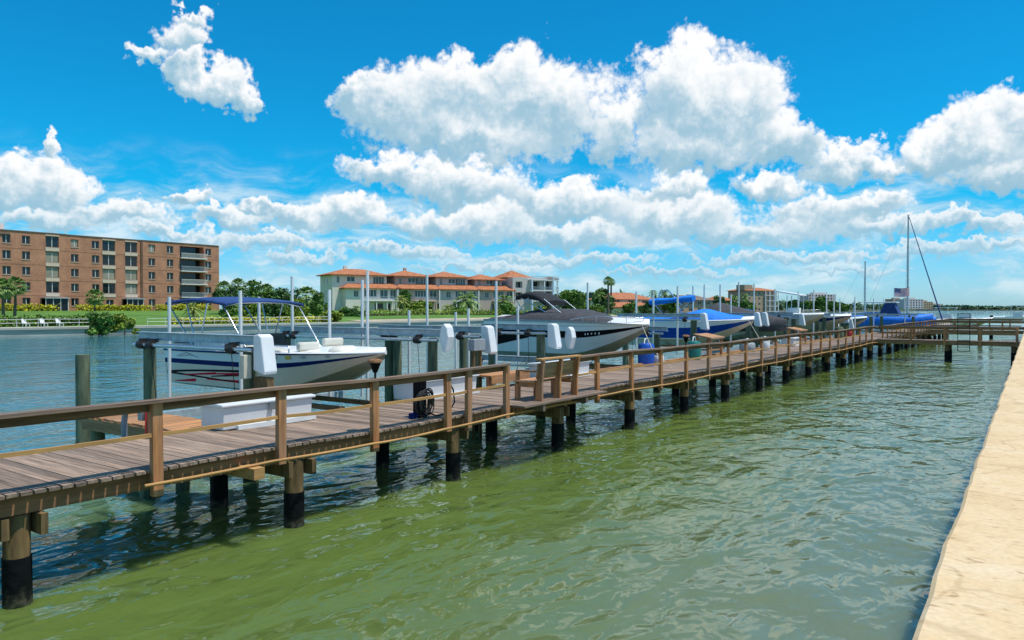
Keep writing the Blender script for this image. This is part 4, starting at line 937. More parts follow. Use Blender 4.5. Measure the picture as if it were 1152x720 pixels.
# lanterns on two rail posts
for lab, s in (('dark lantern on the rail post below the deck boat bow', 9.22), ('dark lantern on the rail post below the royal blue hull', 22.87)):
    z = dz(s) + RH; t = thing('post_lantern', lab, 'lantern', (-9.44, s, z), group='dark lanterns on the rail posts'); x = -9.44
    mb = MB(); mb.tube([(x, s, z + .003), (x, s, z + .12)], .02, 6); mb.build('stem', M['rubber'], t)
    mb = MB(); mb.tube([(x, s, z + .1), (x, s, z + .16), (x, s, z + .27)], [.035, .06, .1], 8); mb.build('lamp', M['blackpaint'], t)
    mb = MB(); mb.tube([(x, s, z + .272), (x, s, z + .32), (x, s, z + .34)], [.12, .125, .06], 8); mb.build('lamp_cap', M['dark_wood'], t)
# blue drum, buckets, cooler, fenders
def drum(name, label, cat, px, d, r, hgt, m, lid=None, squash=1):
    s = s_at(px, d); z = dz(s) + .005; t = thing(name, label, cat, (-d, s, z))
    mb = MB(); mb.tube([(-d, s, z), (-d, s, z + hgt * .08), (-d, s, z + hgt * .5), (-d, s, z + hgt * .92), (-d, s, z + hgt)], [r * .94, r, r * 1.05, r, r * .9], 14); mb.build('body', M[m], t)
    mb = MB(); mb.tube([(-d, s, z + hgt), (-d, s, z + hgt + .04)], [r * .7, r * .62], 12); mb.build('lid', M[lid or m], t)
    mb = MB(); mb.tube([(-d, s - r * .6, z + hgt + .02), (-d, s - r * .3, z + hgt + .2), (-d, s + r * .3, z + hgt + .2), (-d, s + r * .6, z + hgt + .02)], .02, 6); mb.build('handle', M['pvc'], t)
drum('drum', 'bright blue plastic drum standing on the deck below the cruiser bow', 'drum', 727, 12.0, .3, .8, 'bluedrum')
drum('bucket', 'white bucket on the deck just right of the blue drum', 'bucket', 741, 11.9, .2, .36, 'plastic', 'rubber')
drum('bin', 'teal green bin on the deck below the royal blue hull', 'bin', 781, 11.9, .27, .72, 'teal')
drum('fish_tub', 'pale grey round tub on the deck under the royal blue bow', 'tub', 841, 11.8, .36, .42, 'boxgrey', 'pvc')
drum('bucket', 'small grey bucket hanging about the rail under the charcoal canvas', 'bucket', 861, 11.6, .22, .5, 'pvc')
drum('bin', 'dark green bin standing before the teal boat', 'bin', 944, 11.9, .3, .8, 'green_pile')
drum('drum', 'red gas can shaped drum near the end of the first railing', 'drum', 956, 11.9, .22, .45, 'red')
# slanted wooden chairs of the dock: two fish-cleaning tables
for lab, px, d in (('brown fish cleaning table below the royal blue hull', 798, 12.0), ('brown fish cleaning table at the bow of the charcoal canvas boat', 897, 12.0)):
    s = s_at(px, d); z = dz(s); t = thing('cleaning_table', lab, 'table', (-d, s, z), group='fish cleaning tables')
    mb = MB(); mb.prism([(-d - .4, z + .95), (-d + .4, z + .80), (-d + .4, z + .86), (-d - .4, z + 1.01)], 'y', s - .8, s + .8); mb.build('table_top', M['wood_y'], t)
    for q in (-.65, .65):
        for e in (-.3, .3): mb = MB(); mb.box(-d + e - .05, -d + e + .05, s + q - .05, s + q + .05, z + .004, z + .872 - e * .19 - .045); mb.build('leg', M['wood_z'], t)
    mb = MB(); mb.box(-d - .3, -d + .3, s - .7, s + .7, z + .3, z + .34); mb.build('shelf', M['wood_y'], t)
# ---------------------------------------------------------------- the far bank
SHORE = [(-300, 108), (20, 108), (40, 106), (63, 101), (101, 99), (150, 101), (190, 108), (240, 112), (320, 130), (500, 152), (700, 160), (900, 168), (1200, 172), (1500, 150), (1700, -100), (1900, -900), (2100, -2200)]
def shore_d(s):
    for (s0, d0), (s1, d1) in zip(SHORE, SHORE[1:]):
        if s0 <= s <= s1: return d0 + (d1 - d0) * (s - s0) / (s1 - s0)
    return SHORE[0][1] if s < 0 else SHORE[-1][1]
PROF = [(0, -1), (.02, .95), (2.2, 1.02), (8, 1.35), (34, 2.5), (52, 2.95), (400, 3.2), (1500, 4)]
def lowland(z, s):
    k = max(0, min(1, (s - 240) / 160)); return z * (1 - k) + min(z, 1.0) * k
def gz(d, s):
    q = d - shore_d(s)
    for (q0, z0), (q1, z1) in zip(PROF[1:], PROF[2:]):
        if q0 <= q <= q1: return lowland(z0 + (z1 - z0) * (q - q0) / (q1 - q0), s)
    return 1.0
ss = []
for (s0, _), (s1, _) in zip(SHORE, SHORE[1:]):
    n = max(2, int((s1 - s0) / 40)); ss += [s0 + (s1 - s0) * k / n for k in range(n)]
mb = MB(); rings = []
for s in ss + [2100]:
    d = shore_d(s)
    tx = 1 if s < 1450 else 0
    rings.append([(-(d + q), s, lowland(z, s)) if s < 1450 else (-d, s + q, z) for q, z in PROF])
k = [i for i, s in enumerate(ss) if s <= 262][-1]
mb.loft(rings[:k + 1], 0, closed=False, sm=False); mb.build('far_bank', M['grass'], kind='structure')
mb = MB(); mb.loft(rings[k:], 0, closed=False, sm=False); mb.build('far_land', mat('dull_scrub', (.05, .075, .03), .95, .4, (.05, .05, .05), col2=(.11, .11, .06)), kind='structure')
# concrete bulkhead along it
mb = MB(); rings = []
for s in [k * 5 - 60 for k in range(75)]:
    d = shore_d(s); rings.append([(-d + .25, s, -1), (-d + .25, s, .74), (-d + .45, s, .74), (-d + .45, s, 1.02), (-d - 2.1, s, 1.06), (-d - 2.1, s, .8), (-d - .3, s, -1)])
mb.loft(rings, 0, closed=True, sm=False)
bk = mb.build('bulkhead', mat('pale_bulkhead_concrete', (.46, .42, .35), .9, .3, (.5, .12, 2), detail=6), None); tag(bk, 'grey concrete bulkhead with a pale walkway along the far bank', 'seawall')
# white railing on the walkway
def shore_rail(label, sa, sb):
    t = thing('walkway_railing', label, 'railing', (-shore_d((sa + sb) / 2) - .2, (sa + sb) / 2, 1.33), group='white railings on the far walkway')
    n = int((sb - sa) / 2.2); rl = [(-shore_d(sa + (sb - sa) * k / n) - .2, sa + (sb - sa) * k / n) for k in range(n + 1)]
    for zz in (2.05, 1.6):
        mb = MB(); mb.tube([(x, y, zz) for x, y in rl], .03, 4); mb.build('rail', M['trim'], t)
    for x, y in rl: mb = MB(); mb.tube([(x, y, 1.04), (x, y, 2.07)], .035, 4); mb.build('post', M['trim'], t)
shore_rail('white walkway railing left of the mangrove bush', 30, 50.5); shore_rail('white walkway railing between the mangrove bush and the houses', 56.5, 87)

# ---------------------------------------------------------------- wall with real openings
def wall(mb, x0, x1, z0, z1, y, holes, depth=.3, m=0):
    """front at y facing -y; holes (xa, xb, za, zb) become recesses with reveals"""
    xs = sorted({x0, x1} | {v for h_ in holes for v in h_[:2]}); zs = sorted({z0, z1} | {v for h_ in holes for v in h_[2:]})
    for xa, xb in zip(xs, xs[1:]):
        for za, zb in zip(zs, zs[1:]):
            cx, cz_ = (xa + xb) / 2, (za + zb) / 2
            if any(h_[0] < cx < h_[1] and h_[2] < cz_ < h_[3] for h_ in holes): continue
            mb.add([(xa, y, za), (xb, y, za), (xb, y, zb), (xa, y, zb)], [(0, 1, 2, 3)], m)
    for xa, xb, za, zb in holes:
        mb.add([(xa, y, za), (xb, y, za), (xb, y, zb), (xa, y, zb), (xa, y + depth, za), (xb, y + depth, za), (xb, y + depth, zb), (xa, y + depth, zb)],
               [(0, 4, 5, 1), (1, 5, 6, 2), (2, 6, 7, 3), (3, 7, 4, 0)], m)
def window(parent, xa, xb, za, zb, y, pane, frame='trim', mull=1, name='window', depth=.22, fw=.07, sill=False):
    mb = MB(); yy = y + depth
    mb.box(xa + .003, xb - .003, yy - .06, yy, za + .003, za + fw); mb.box(xa + .003, xb - .003, yy - .06, yy, zb - fw, zb - .003); mb.box(xa + .003, xa + fw, yy - .06, yy, za + fw, zb - fw); mb.box(xb - fw, xb - .003, yy - .06, yy, za + fw, zb - fw)
    for k in range(mull): x = xa + (xb - xa) * (k + 1) / (mull + 1); mb.box(x - fw / 2, x + fw / 2, yy - .058, yy - .002, za + fw, zb - fw, 1)
    f = mb.build(name, [M[frame], M['trim']], parent, local=True)
    mb = MB(); mb.add([(xa, yy - .01, za), (xb, yy - .01, za), (xb, yy - .01, zb), (xa, yy - .01, zb)], [(0, 1, 2, 3)]); mb.build('pane', M[pane], f, local=True)
    if sill: mb = MB(); mb.box(xa - .1, xb + .1, y - .08, y + .05, za - .1, za - .004); mb.build('sill', M['creamtrim'], f, local=True)
    return f
def hip(mb, x0, x1, y0, y1, z, h_, over=.7, m=0, fascia=.22):
    """hipped roof over a rectangle, with eaves"""
    x0 -= over; x1 += over; y0 -= over; y1 += over; r = min(x1 - x0, y1 - y0) / 2
    if x1 - x0 >= y1 - y0: a, b = (x0 + r, (y0 + y1) / 2, z + h_), (x1 - r, (y0 + y1) / 2, z + h_)
    else: a, b = ((x0 + x1) / 2, y0 + r, z + h_), ((x0 + x1) / 2, y1 - r, z + h_)
    P = [(x0, y0, z), (x1, y0, z), (x1, y1, z), (x0, y1, z), a, b, (x0, y0, z - fascia), (x1, y0, z - fascia), (x1, y1, z - fascia), (x0, y1, z - fascia)]
    if x1 - x0 >= y1 - y0: F_ = [(0, 1, 5, 4), (1, 2, 5), (2, 3, 4, 5), (3, 0, 4)]
    else: F_ = [(0, 1, 4), (1, 2, 5, 4), (2, 3, 5), (3, 0, 4, 5)]
    mb.add(P, F_ + [(0, 6, 7, 1), (1, 7, 8, 2), (2, 8, 9, 3), (3, 9, 6, 0), (6, 9, 8, 7)], m)

# ---------------------------------------------------------------- brown brick apartment block; local x runs along +Y, y goes away from the water
DB = 165.0; GB = 2.95; FL = 3.06
def sx_(px): return s_at(px, DB) - 50
bb = thing('apartment_building', 'five storey brown brick apartment building with balconies on its right end', 'building', (-DB, 50, GB), R(90))
xr = sx_(247); xl = -22
x75, x160 = sx_(75), sx_(160); H = 5 * FL + .35
cols = [(px, w) for px, w in ((8, 1.45), (30, 1.45), (86, 1.5), (109.5, 1.5), (171.5, 1.55), (192, 1.55), (235, 1.5))]
bays = [(59.5, 2.5), (124.5, 2.7), (149.5, 2.7)]
secs = [(xl, x75, .0), (x75, x160, .55), (x160, xr, .1)]
def sec_y(x): return [y for a, b_, y in secs if a <= x <= b_][0]
holes = {0: [], 1: [], 2: []}; wins = []
for px, w in cols:
    x = sx_(px); k = [i for i, (a, b_, y) in enumerate(secs) if a <= x <= b_][0]
    for f in range(5):
        hh = (x - w / 2, x + w / 2, f * FL + 1.0, f * FL + 2.62)
        holes[k].append(hh); wins.append((hh, secs[k][2], 'window' if rnd.random() < .85 else 'curtain', 1))
rnd.seed(11)
for px, w in bays:
    x = sx_(px); k = [i for i, (a, b_, y) in enumerate(secs) if a <= x <= b_][0]
    for f in range(1, 5):
        hh = (x - w / 2, x + w / 2, f * FL + .62, f * FL + 2.85)
        holes[k].append(hh); wins.append((hh, secs[k][2], 'window' if rnd.random() < .55 else 'curtain', 1))
xb0, xb1 = sx_(203), sx_(230)
bal = [(xb0, xb1, f * FL + .12, f * FL + 2.85) for f in range(0, 5)]
holes[2] += bal
porch = [(sx_(47), sx_(79.5) if False else x75 - .3, .02, 2.5), (sx_(140), x160 - .2, .02, 2.5)]
gl = [(sx_(121), sx_(129.5), .1, 2.4)]
holes[0].append(porch[0]); holes[1].append(porch[1]); holes[1].append(gl[0]); wins.append((gl[0], .55, 'screen', 1))
mb = MB()
for k, (a, b_, y) in enumerate(secs):
    wall(mb, a, b_, 0, H, y, holes[k], .45)
    mb.add([(a, y, 0), (a, 16, 0), (a, 16, H), (a, y, H)], [(0, 1, 2, 3)]); mb.add([(b_, y, 0), (b_, 16, 0), (b_, 16, H), (b_, y, H)], [(0, 1, 2, 3)])
    mb.add([(a, y, H), (b_, y, H), (b_, 16, H), (a, 16, H)], [(0, 1, 2, 3)])
mb.add([(xl, 16, 0), (xr, 16, 0), (xr, 16, H), (xl, 16, H)], [(0, 1, 2, 3)])
wl = mb.build('wall', M['brick'], bb, local=True)
mb = MB()
for k, (a, b_, y) in enumerate(secs): mb.box(a + .01, b_ - .01, y - .12, y + .3, H, H + .16)
mb.build('coping', M['roofdark'], bb, local=True)
mb = MB()
for k, (a, b_, y) in enumerate(secs):
    for f in range(1, 5):
        xs_ = [a + .02] + sorted(v for h_ in holes[k] if h_[2] < f * FL + .05 < h_[3] for v in h_[:2]) + [b_ - .02]
        for xa, xb in zip(xs_[::2], xs_[1::2]): mb.box(xa, xb, y - .012, y + .02, f * FL - .03, f * FL + .06)
mb.build('floor_band', mat('dark_brick_band', (.26, .12, .07), .9, .2), bb, local=True)
for hh, y, pane, mull in wins: window(bb, *hh, y, pane, 'roofdark', mull, fw=.11, sill=True)
for px, w in bays:
    x = sx_(px); y = sec_y(x)
    for f in range(1, 6):
        mb = MB(); mb.box(x - w / 2 - .05, x + w / 2 + .05, y - .1, y + .05, f * FL - .12, f * FL + .5 if f < 5 else f * FL + .1); mb.build('spandrel', M['creamtrim'], bb, local=True)
for f, (a, b_, z0, z1) in enumerate(bal):
    mb = MB(); mb.add([(a, 1.9, z0), (b_, 1.9, z0), (b_, 1.9, z1), (a, 1.9, z1)], [(0, 1, 2, 3)], 0); mb.box(a, b_, .56, 1.9, z0 - .08, z0, 1); mb.box(a, b_, .56, 1.9, z1, z1 + .05, 1); mb.box(a - .05, a, .56, 1.9, z0, z1, 1); mb.box(b_, b_ + .05, .56, 1.9, z0, z1, 1)
    bo = mb.build('balcony', [M['window'], M['brick']], bb, local=True)
    if f:
        mb = MB(); mb.box(a - .1, b_ + .5, -.75, .1, z0 - .17, z0 + .03); mb.build('balcony_slab', M['trim'], bo, local=True)
        mb = MB(); mb.box(a - .05, b_ + .45, -.72, -.66, z0 + 1.0, z0 + 1.08)
        k = a
        while k < b_ + .4: mb.box(k, k + .05, -.71, -.67, z0 + .03, z0 + 1.0); k += .2
        mb.build('balustrade', M['trim' if f in (2, 4) else 'galv'], bo, local=True)
for (a, b_, z0, z1), y in zip(porch, (.0, .55)):
    mb = MB(); mb.box(a - .2, b_ + .1, y - 2.0, y + .3, 2.52, 2.72); pr = mb.build('porch_roof', M['galv'], bb, local=True)
    mb = MB(); mb.box(a + .1, b_ - .1, y - 1.6, y - 1.5, .0, 2.518); mb.build('porch_screen', M['screen'], pr, local=True)
    mb = MB()
    for q in (0, .33, .66, 1): x = a + (b_ - a - .2) * q; mb.box(x, x + .12, y - 1.75, y - 1.63, 0, 2.518)
    mb.build('porch_post', M['trim'], pr, local=True)
mb = MB(); mb.box(x160 + .1, x160 + .22, -.06, .09, 0, H); mb.build('downspout', M['roofdark'], bb, local=True)
mb = MB(); mb.box(x75 + .05, x75 + .17, .42, .54, 0, H); mb.build('downspout', M['roofdark'], bb, local=True)
mb = MB(); mb.box(sx_(-20), sx_(15), 4, 10, H, H + 1.7); mb.build('penthouse', M['stucco'], bb, local=True)
mb = MB(); mb.box(sx_(-22), sx_(12), -.2, 1.2, H - .75, H - .45); mb.build('canopy', M['roofdark'], bb, local=True)

# ---------------------------------------------------------------- row of three storey tiled houses
ANG = R(67.5); ux_, uy_ = math.cos(ANG), math.sin(ANG); S0, D0 = 136.0, 150.0; GH = 2.6
def town(i, off, Lx, colour, label, tall=0, balc='trim', big=False):
    t = thing('townhouse', label, 'house', (-D0 + ux_ * off, S0 + uy_ * off, GH), ANG, group='three storey houses with orange tiled roofs')
    yb = 13.0; z1, z2, z3 = 3.1, 6.3, 9.9 + tall; up0, up1 = -2.6 if i == 0 else 0.4, Lx - 1.9
    # lower two storeys, with an open veranda on the right
    lw = [(2.2, 3.5, 3.9, 5.6), (5.1, 8.6, 3.9, 5.9), (9.6, 11.8, 3.55, 5.9)]
    if Lx > 14: lw.append((12.5, 14.2, 3.55, 5.9))
    gw = [(4.6, 6.2, .05, 2.3), (8.0, 10.5, .05, 2.3), (11.2, 12.6, .05, 2.3)]
    mb = MB(); wall(mb, 0, Lx, 0, z2, 0, lw + gw, .3)
    mb.add([(0, 0, 0), (0, yb, 0), (0, yb, z2), (0, 0, z2)], [(0, 1, 2, 3)]); mb.add([(Lx, 0, 0), (Lx, yb, 0), (Lx, yb, z2), (Lx, 0, z2)], [(0, 1, 2, 3)]); mb.add([(0, yb, 0), (Lx, yb, 0), (Lx, yb, z2), (0, yb, z2)], [(0, 1, 2, 3)])
    uw = [(up0 + 1.2, up0 + 2.0, z2 + 1.3, z2 + 3.1), (up0 + 4.0, up0 + 6.2, z2 + 1.7, z2 + 3.1), (up1 - 3.9, up1 - .7, z2 + 1.2, z2 + 3.2)]
    if i: uw.append((up0 + 7, up0 + 7.9, z2 + 2.0, z2 + 2.8))
    wall(mb, up0, up1, z2 - .02 if i else 0, z3, 3.0, uw, .3)
    zb_ = z2 if i else 0
    mb.add([(up0, 3, zb_), (up0, yb, zb_), (up0, yb, z3), (up0, 3, z3)], [(0, 1, 2, 3)]); mb.add([(up1, 3, z2), (up1, yb, z2), (up1, yb, z3), (up1, 3, z3)], [(0, 1, 2, 3)]); mb.add([(up0, yb, zb_), (up1, yb, zb_), (up1, yb, z3), (up0, yb, z3)], [(0, 1, 2, 3)])
    mb.build('wall', M[colour], t, local=True)
    mb = MB(); hip(mb, up0, up1, 3.0, yb, z3, 1.75, .9); mb.build('roof', M['tile'], t, local=True)
    mb = MB(); o = .8   # skirt of tiles over the lower storeys
    P = [(-o, -o, z2), (Lx + o, -o, z2), (Lx, 3.2, z2 + 1.35), (1.8, 3.2, z2 + 1.35), (-o, 6, z2), (-o, -o, z2 - .22), (Lx + o, -o, z2 - .22), (-o, 6, z2 - .22), (Lx + o, 6, z2), (Lx + o, 6, z2 - .22)]
    mb.add(P, [(0, 1, 2, 3), (4, 0, 3), (1, 8, 2), (0, 5, 6, 1), (4, 7, 5, 0), (1, 6, 9, 8), (5, 7, 9, 6)]); mb.build('lower_roof', M['tile'], t, local=True)
    for q in lw: window(t, *q, 0, 'tealglass', 'trim', 3 if q[1] - q[0] > 2.5 else 1, fw=.09)
    for q in gw: window(t, *q, 0, 'window', 'trim', 0, name='door', fw=.09)
    for q in uw: window(t, *q, 3.0, 'tealglass', 'trim', 3 if q[1] - q[0] > 2.5 else 1, fw=.09)
    if i == 0:
        for yy, zz in ((6.5, 7.3), (9.0, 7.6), (5.5, 3.8), (8.5, 3.8)):
            mb = MB(); mb.box(up0 - .05, up0 + .04, yy, yy + .9, zz, zz + 1.8); w_ = mb.build('window', M['trim'], t, local=True)
            mb = MB(); mb.box(up0 - .06, up0 - .053, yy + .1, yy + .8, zz + .1, zz + 1.7); mb.build('pane', M['window'], w_, local=True)
    mb = MB(); mb.box(4.4, Lx - 1.4, -1.6, -.003, z1 - .32, z1 - .02); bl = mb.build('balcony', M[balc], t, local=True)
    mb = MB(); mb.box(4.4, Lx - 1.4, -1.58, -1.5, z1 + .88, z1 + .96); x = 4.4
    while x < Lx - 1.5: mb.box(x, x + .06, -1.57, -1.51, z1 - .02, z1 + .88); x += .35
    mb.build('balustrade', M['galv'], bl, local=True)
    for x in (4.7, 8.0, 11.0, Lx - 1.6): mb = MB(); mb.box(x - .14, x + .14, -1.45, -1.17, 0, z1 - .322); mb.build('column', M[balc], t, local=True)
    mb = MB(); mb.box(Lx - .35, Lx - .05, -.75, -.45, 0, z2 - .222); mb.build('column', M['trim'], t, local=True)
    if i < 2: mb = MB(); mb.box(up0 + 5, up0 + 5.8, 8, 8.8, z3 + 1.0, z3 + 2.5); mb.build('chimney', M[colour], t, local=True)
town(0, 0, 14.6, 'stucco', 'pale end house of the orange-roofed row, with its blank white side wall', 0)
town(1, 14.7, 12.5, 'stucco2', 'mauve-grey row house second from the pale end house', 0, 'creamtrim')
town(2, 27.3, 12.5, 'stucco3', 'pale grey row house in the middle of the orange-roofed row', 0)
town(3, 39.9, 11.6, 'stucco2', 'mauve-grey row house next to the terraced grey corner house', -.5, 'creamtrim')
# the terraced grey house at the end
t = thing('terrace_house', 'grey corner house with open stacked terraces at the right end of the tiled row', 'house', (-D0 + ux_ * 51.6, S0 + uy_ * 51.6, GH), ANG)
mb = MB(); hs_ = [(6.2 + 3.4 * 0, 9.6, z + .3, z + 2.7) for z in (3.2, 6.4)] + [(11, 14, z + .3, z + 2.8) for z in (.0, 3.2, 6.4)] + [(1, 3.4, z + .6, z + 2.5) for z in (3.2, 6.4)]
wall(mb, 0, 15, 0, 10.2, 0, hs_, 1.2)
for x in (0, 15): mb.add([(x, 0, 0), (x, 12, 0), (x, 12, 10.2), (x, 0, 10.2)], [(0, 1, 2, 3)])
mb.add([(0, 0, 10.2), (15, 0, 10.2), (15, 12, 10.2), (0, 12, 10.2)], [(0, 1, 2, 3)]); mb.build('wall', M['stucco3'], t, local=True)
for q in hs_: window(t, *q, .9, 'window', 'trim', 1, fw=.1)
mb = MB()
for z in (3.2, 6.4, 9.6): mb.box(5.4, 15.6, -1.9, -.003, z - .28, z)
tr_ = mb.build('terrace', M['trim'], t, local=True)
for x in (5.6, 10.3, 15.2): mb = MB(); mb.box(x - .18, x + .18, -1.8, -1.44, 0, 9.318); mb.build('column', M['trim'], t, local=True)
mb = MB()
for z in (3.2, 6.4, 9.6):
    mb.box(5.4, 15.6, -1.88, -1.8, z + .9, z + .98); x = 5.4
    while x < 15.5: mb.box(x, x + .06, -1.87, -1.81, z, z + .9); x += .4
mb.build('balustrade', M['galv'], tr_, local=True)
mb = MB(); hip(mb, 0, 8.5, 3, 12, 10.25, 2.3, .6); mb.build('roof', M['tile'], t, local=True)
mb = MB(); hip(mb, 12.5, 15.6, -1.5, 4, 9.95, .7, .2); mb.build('porch_roof', M['roofdark'], t, local=True)

# ---------------------------------------------------------------- other houses farther along
def house(name, label, px, d, w, dep, hgt, roofh, colour, roof='tile', floors=2, ang=ANG, ncol=4, lower=False, group=None):
    s = s_at(px, d); g = gz(d, s); t = thing(name, label, 'house' if floors < 3 else 'building', (-d, s, g), ang, group=group)
    hs_ = [( -w / 2 + w * (k + .3) / ncol, -w / 2 + w * (k + .7) / ncol, f * hgt / floors + .9, f * hgt / floors + min(2.6, hgt / floors - .3)) for f in range(floors) for k in range(ncol)]
    mb = MB(); wall(mb, -w / 2, w / 2, 0, hgt, 0, hs_, .35)
    for x in (-w / 2, w / 2): mb.add([(x, 0, 0), (x, dep, 0), (x, dep, hgt), (x, 0, hgt)], [(0, 1, 2, 3)])
    mb.add([(-w / 2, dep, 0), (w / 2, dep, 0), (w / 2, dep, hgt), (-w / 2, dep, hgt)], [(0, 1, 2, 3)]); mb.build('wall', M[colour], t, local=True)
    for q in hs_: window(t, *q, 0, 'window', 'trim', 1, fw=.1)
    mb = MB(); hip(mb, -w / 2, w / 2, 0, dep, hgt, roofh, 1.0); mb.build('roof', M[roof], t, local=True)
    if lower:
        mb = MB(); hip(mb, -w / 2 - 3, w / 2 - 3.5, -4, 1.5, hgt * .48, 1.7, .8); mb.build('lower_roof', M[roof], t, local=True)
        mb = MB(); mb.box(-w / 2 - 2.6, w / 2 - 4, -3.6, -.003, 0, hgt * .48 - .3); mb.build('lower_wall', M[colour], t, local=True)
    return t
house('villa', 'two storey villa with bright orange hipped roofs beside the tall palm', 710, 124, 20, 11, 5.4, 2.5, 'stucco', lower=True, ncol=3)
house('villa', 'brown-roofed house behind the rolled blue canopy', 782, 140, 24, 12, 6.5, 2.4, 'stucco4', 'roofdark')
house('villa', 'small house with pinkish tile roof between brown roof and apartment block', 815, 150, 15, 10, 7.0, 2.5, 'stucco4', 'tile', ncol=3)
t = house('apartment_block', 'four storey tan apartment block with orange roof on the far bank', 857, 158, 30, 16, 14.5, 2.2, 'stucco4', 'tile', 4, ncol=6)
mb = MB(); mb.box(-16, -8, 1, 8, 14.6, 18.2); mb.build('stair_tower', M['stucco4'], t, local=True)
mb = MB()
for f in range(4): mb.box(2, 15.5, -1.6, -.003, f * 3.6 - .1 + .3, f * 3.6 + .2 + .3)
bl = mb.build('balcony', M['trim'], t, local=True)
for x in (2.2, 6.5, 11, 15.2): mb = MB(); mb.box(x - .25, x + .25, -1.5, -1.0, 0, 14.2); mb.build('column', M['trim'], t, local=True)
def flats(label, px, d, w, hgt, colour, floors):
    s = s_at(px, d); t = thing('condominium', label, 'building', (-d, s, 3), R(60), group='flat roofed blocks in the distance')
    n = max(3, int(w / 5)); hs_ = [(-w / 2 + w * (k + .25) / n, -w / 2 + w * (k + .75) / n, f * hgt / floors + .8, (f + 1) * hgt / floors - .7) for f in range(floors) for k in range(n)]
    mb = MB(); wall(mb, -w / 2, w / 2, 0, hgt, 0, hs_, 1.0); mb.add([(-w / 2, 1, 0), (w / 2, 1, 0), (w / 2, 1, hgt), (-w / 2, 1, hgt)], [(0, 1, 2, 3)], 1)
    mb.add([(-w / 2, 0, hgt), (w / 2, 0, hgt), (w / 2, 14, hgt), (-w / 2, 14, hgt)], [(0, 1, 2, 3)])
    for x in (-w / 2, w / 2): mb.add([(x, 0, 0), (x, 14, 0), (x, 14, hgt), (x, 0, hgt)], [(0, 1, 2, 3)])
    mb.build('wall', [M[colour], M['window']], t, local=True)
    mb = MB(); mb.box(-w / 4, w / 5, 4, 9, hgt, hgt + 2.2); mb.build('penthouse', M[colour], t, local=True)
flats('pale grey flats far off between the two masts', 1028, 150, 38, 13, 'stucco3', 4)
flats('long low grey flats behind the far trees, left of the shorter mast', 925, 230, 46, 18, 'stucco3', 5)
flats('tan flats far off right of the flag', 1043, 158, 26, 11, 'stucco4', 4)
flats('hazy flats farthest right before the treeline', 1055, 190, 30, 10, 'stucco3', 4)
flats('low tan flats behind the flag staff', 1012, 190, 30, 15, 'stucco4', 5)
# ---------------------------------------------------------------- plants
nr = np.random.RandomState(5)
def quads_mesh(name, cen, nor, size, mat_, parent, local=True, aspect=.6, kind=None):
    """one small leaf-shaped quad per centre"""
    n = len(cen); a = nr.normal(size=(n, 3)); nor = nor / (np.linalg.norm(nor, axis=1, keepdims=True) + 1e-9)
    u = np.cross(nor, a); u /= np.linalg.norm(u, axis=1, keepdims=True) + 1e-9; v = np.cross(nor, u)
    sz = size * nr.uniform(.6, 1.35, (n, 1)); P = np.empty((n, 4, 3))
    P[:, 0] = cen - u * sz; P[:, 1] = cen + v * sz * aspect - u * sz * .1; P[:, 2] = cen + u * sz; P[:, 3] = cen - v * sz * aspect - u * sz * .1
    me = bpy.data.meshes.new(name); me.from_pydata(P.reshape(-1, 3).tolist(), [], np.arange(4 * n).reshape(-1, 4).tolist())
    me.materials.append(mat_); o = bpy.data.objects.new(name, me); C.objects.link(o)
    if parent is not None: o.parent = parent
    if kind: o['kind'] = kind
    return o
def clumps(n, lumps, shell=.55):
    """leaf positions spread through many small clumps inside the lumps"""
    lumps = np.array(lumps, float); w = lumps[:, 3] * lumps[:, 4] * lumps[:, 5]; k = nr.choice(len(lumps), n, p=w / w.sum())
    L_ = lumps[k]; d = nr.normal(size=(n, 3)); d /= np.linalg.norm(d, axis=1, keepdims=True)
    r = nr.uniform(shell, 1.05, (n, 1)); return L_[:, :3] + d * r * L_[:, 3:], d * .8 + nr.normal(size=(n, 3)) * .6
def lumpy(w, dep, h_, z0, n, r0=.28):
    out = []
    for _ in range(n):
        a = nr.uniform(0, 2 * math.pi); q = math.sqrt(nr.uniform(0, 1)) * .78; z = nr.uniform(.12, 1)
        taper = math.sqrt(max(.1, 1 - ((z - .35) / .75) ** 2)); r = nr.uniform(.75, 1.3) * r0
        out.append((math.cos(a) * q * w / 2 * taper, math.sin(a) * q * dep / 2 * taper, z0 + z * h_ * .86, r * w * .5, r * dep * .5, r * h_ * .62))
    return out
def bush(name, label, px0, px1, ytop, d, m='leaf', cat='bush', n=2200, leafsz=None, nl=16, dep=None, z0=None, stem=True, group=None, s=None):
    s = s or s_at((px0 + px1) / 2, d); zc = depth(s, d); w = (px1 - px0) * zc / FOC; g = gz(d, s) if z0 is None else z0
    h_ = max(.6, z_at(ytop, s, d) - g); t = thing(name, label, cat, (-d, s, g), TH, group=group)
    c, nn = clumps(n, lumpy(w * 1.12, dep or min(w, 7), h_, 0, nl)); c[:, 2] = np.maximum(c[:, 2], .03)
    quads_mesh('crown' if cat == 'tree' else 'foliage', c, nn, leafsz or max(.16, zc / FOC * 1.6), M[m], t)
    if stem:
        mb = MB(); r = .03 * h_ + .03
        mb.tube([(0, 0, -.1), (.1, 0, h_ * .35), (.05, .1, h_ * .7)], [r, r * .7, r * .3], 7)
        for k in range(4): a = k * 1.6; mb.tube([(.08, 0, h_ * .28), (math.cos(a) * w * .2, math.sin(a) * w * .15, h_ * .62)], [r * .5, r * .2], 5)
        mb.build('trunk', M['bark'], t, local=True)
    return t
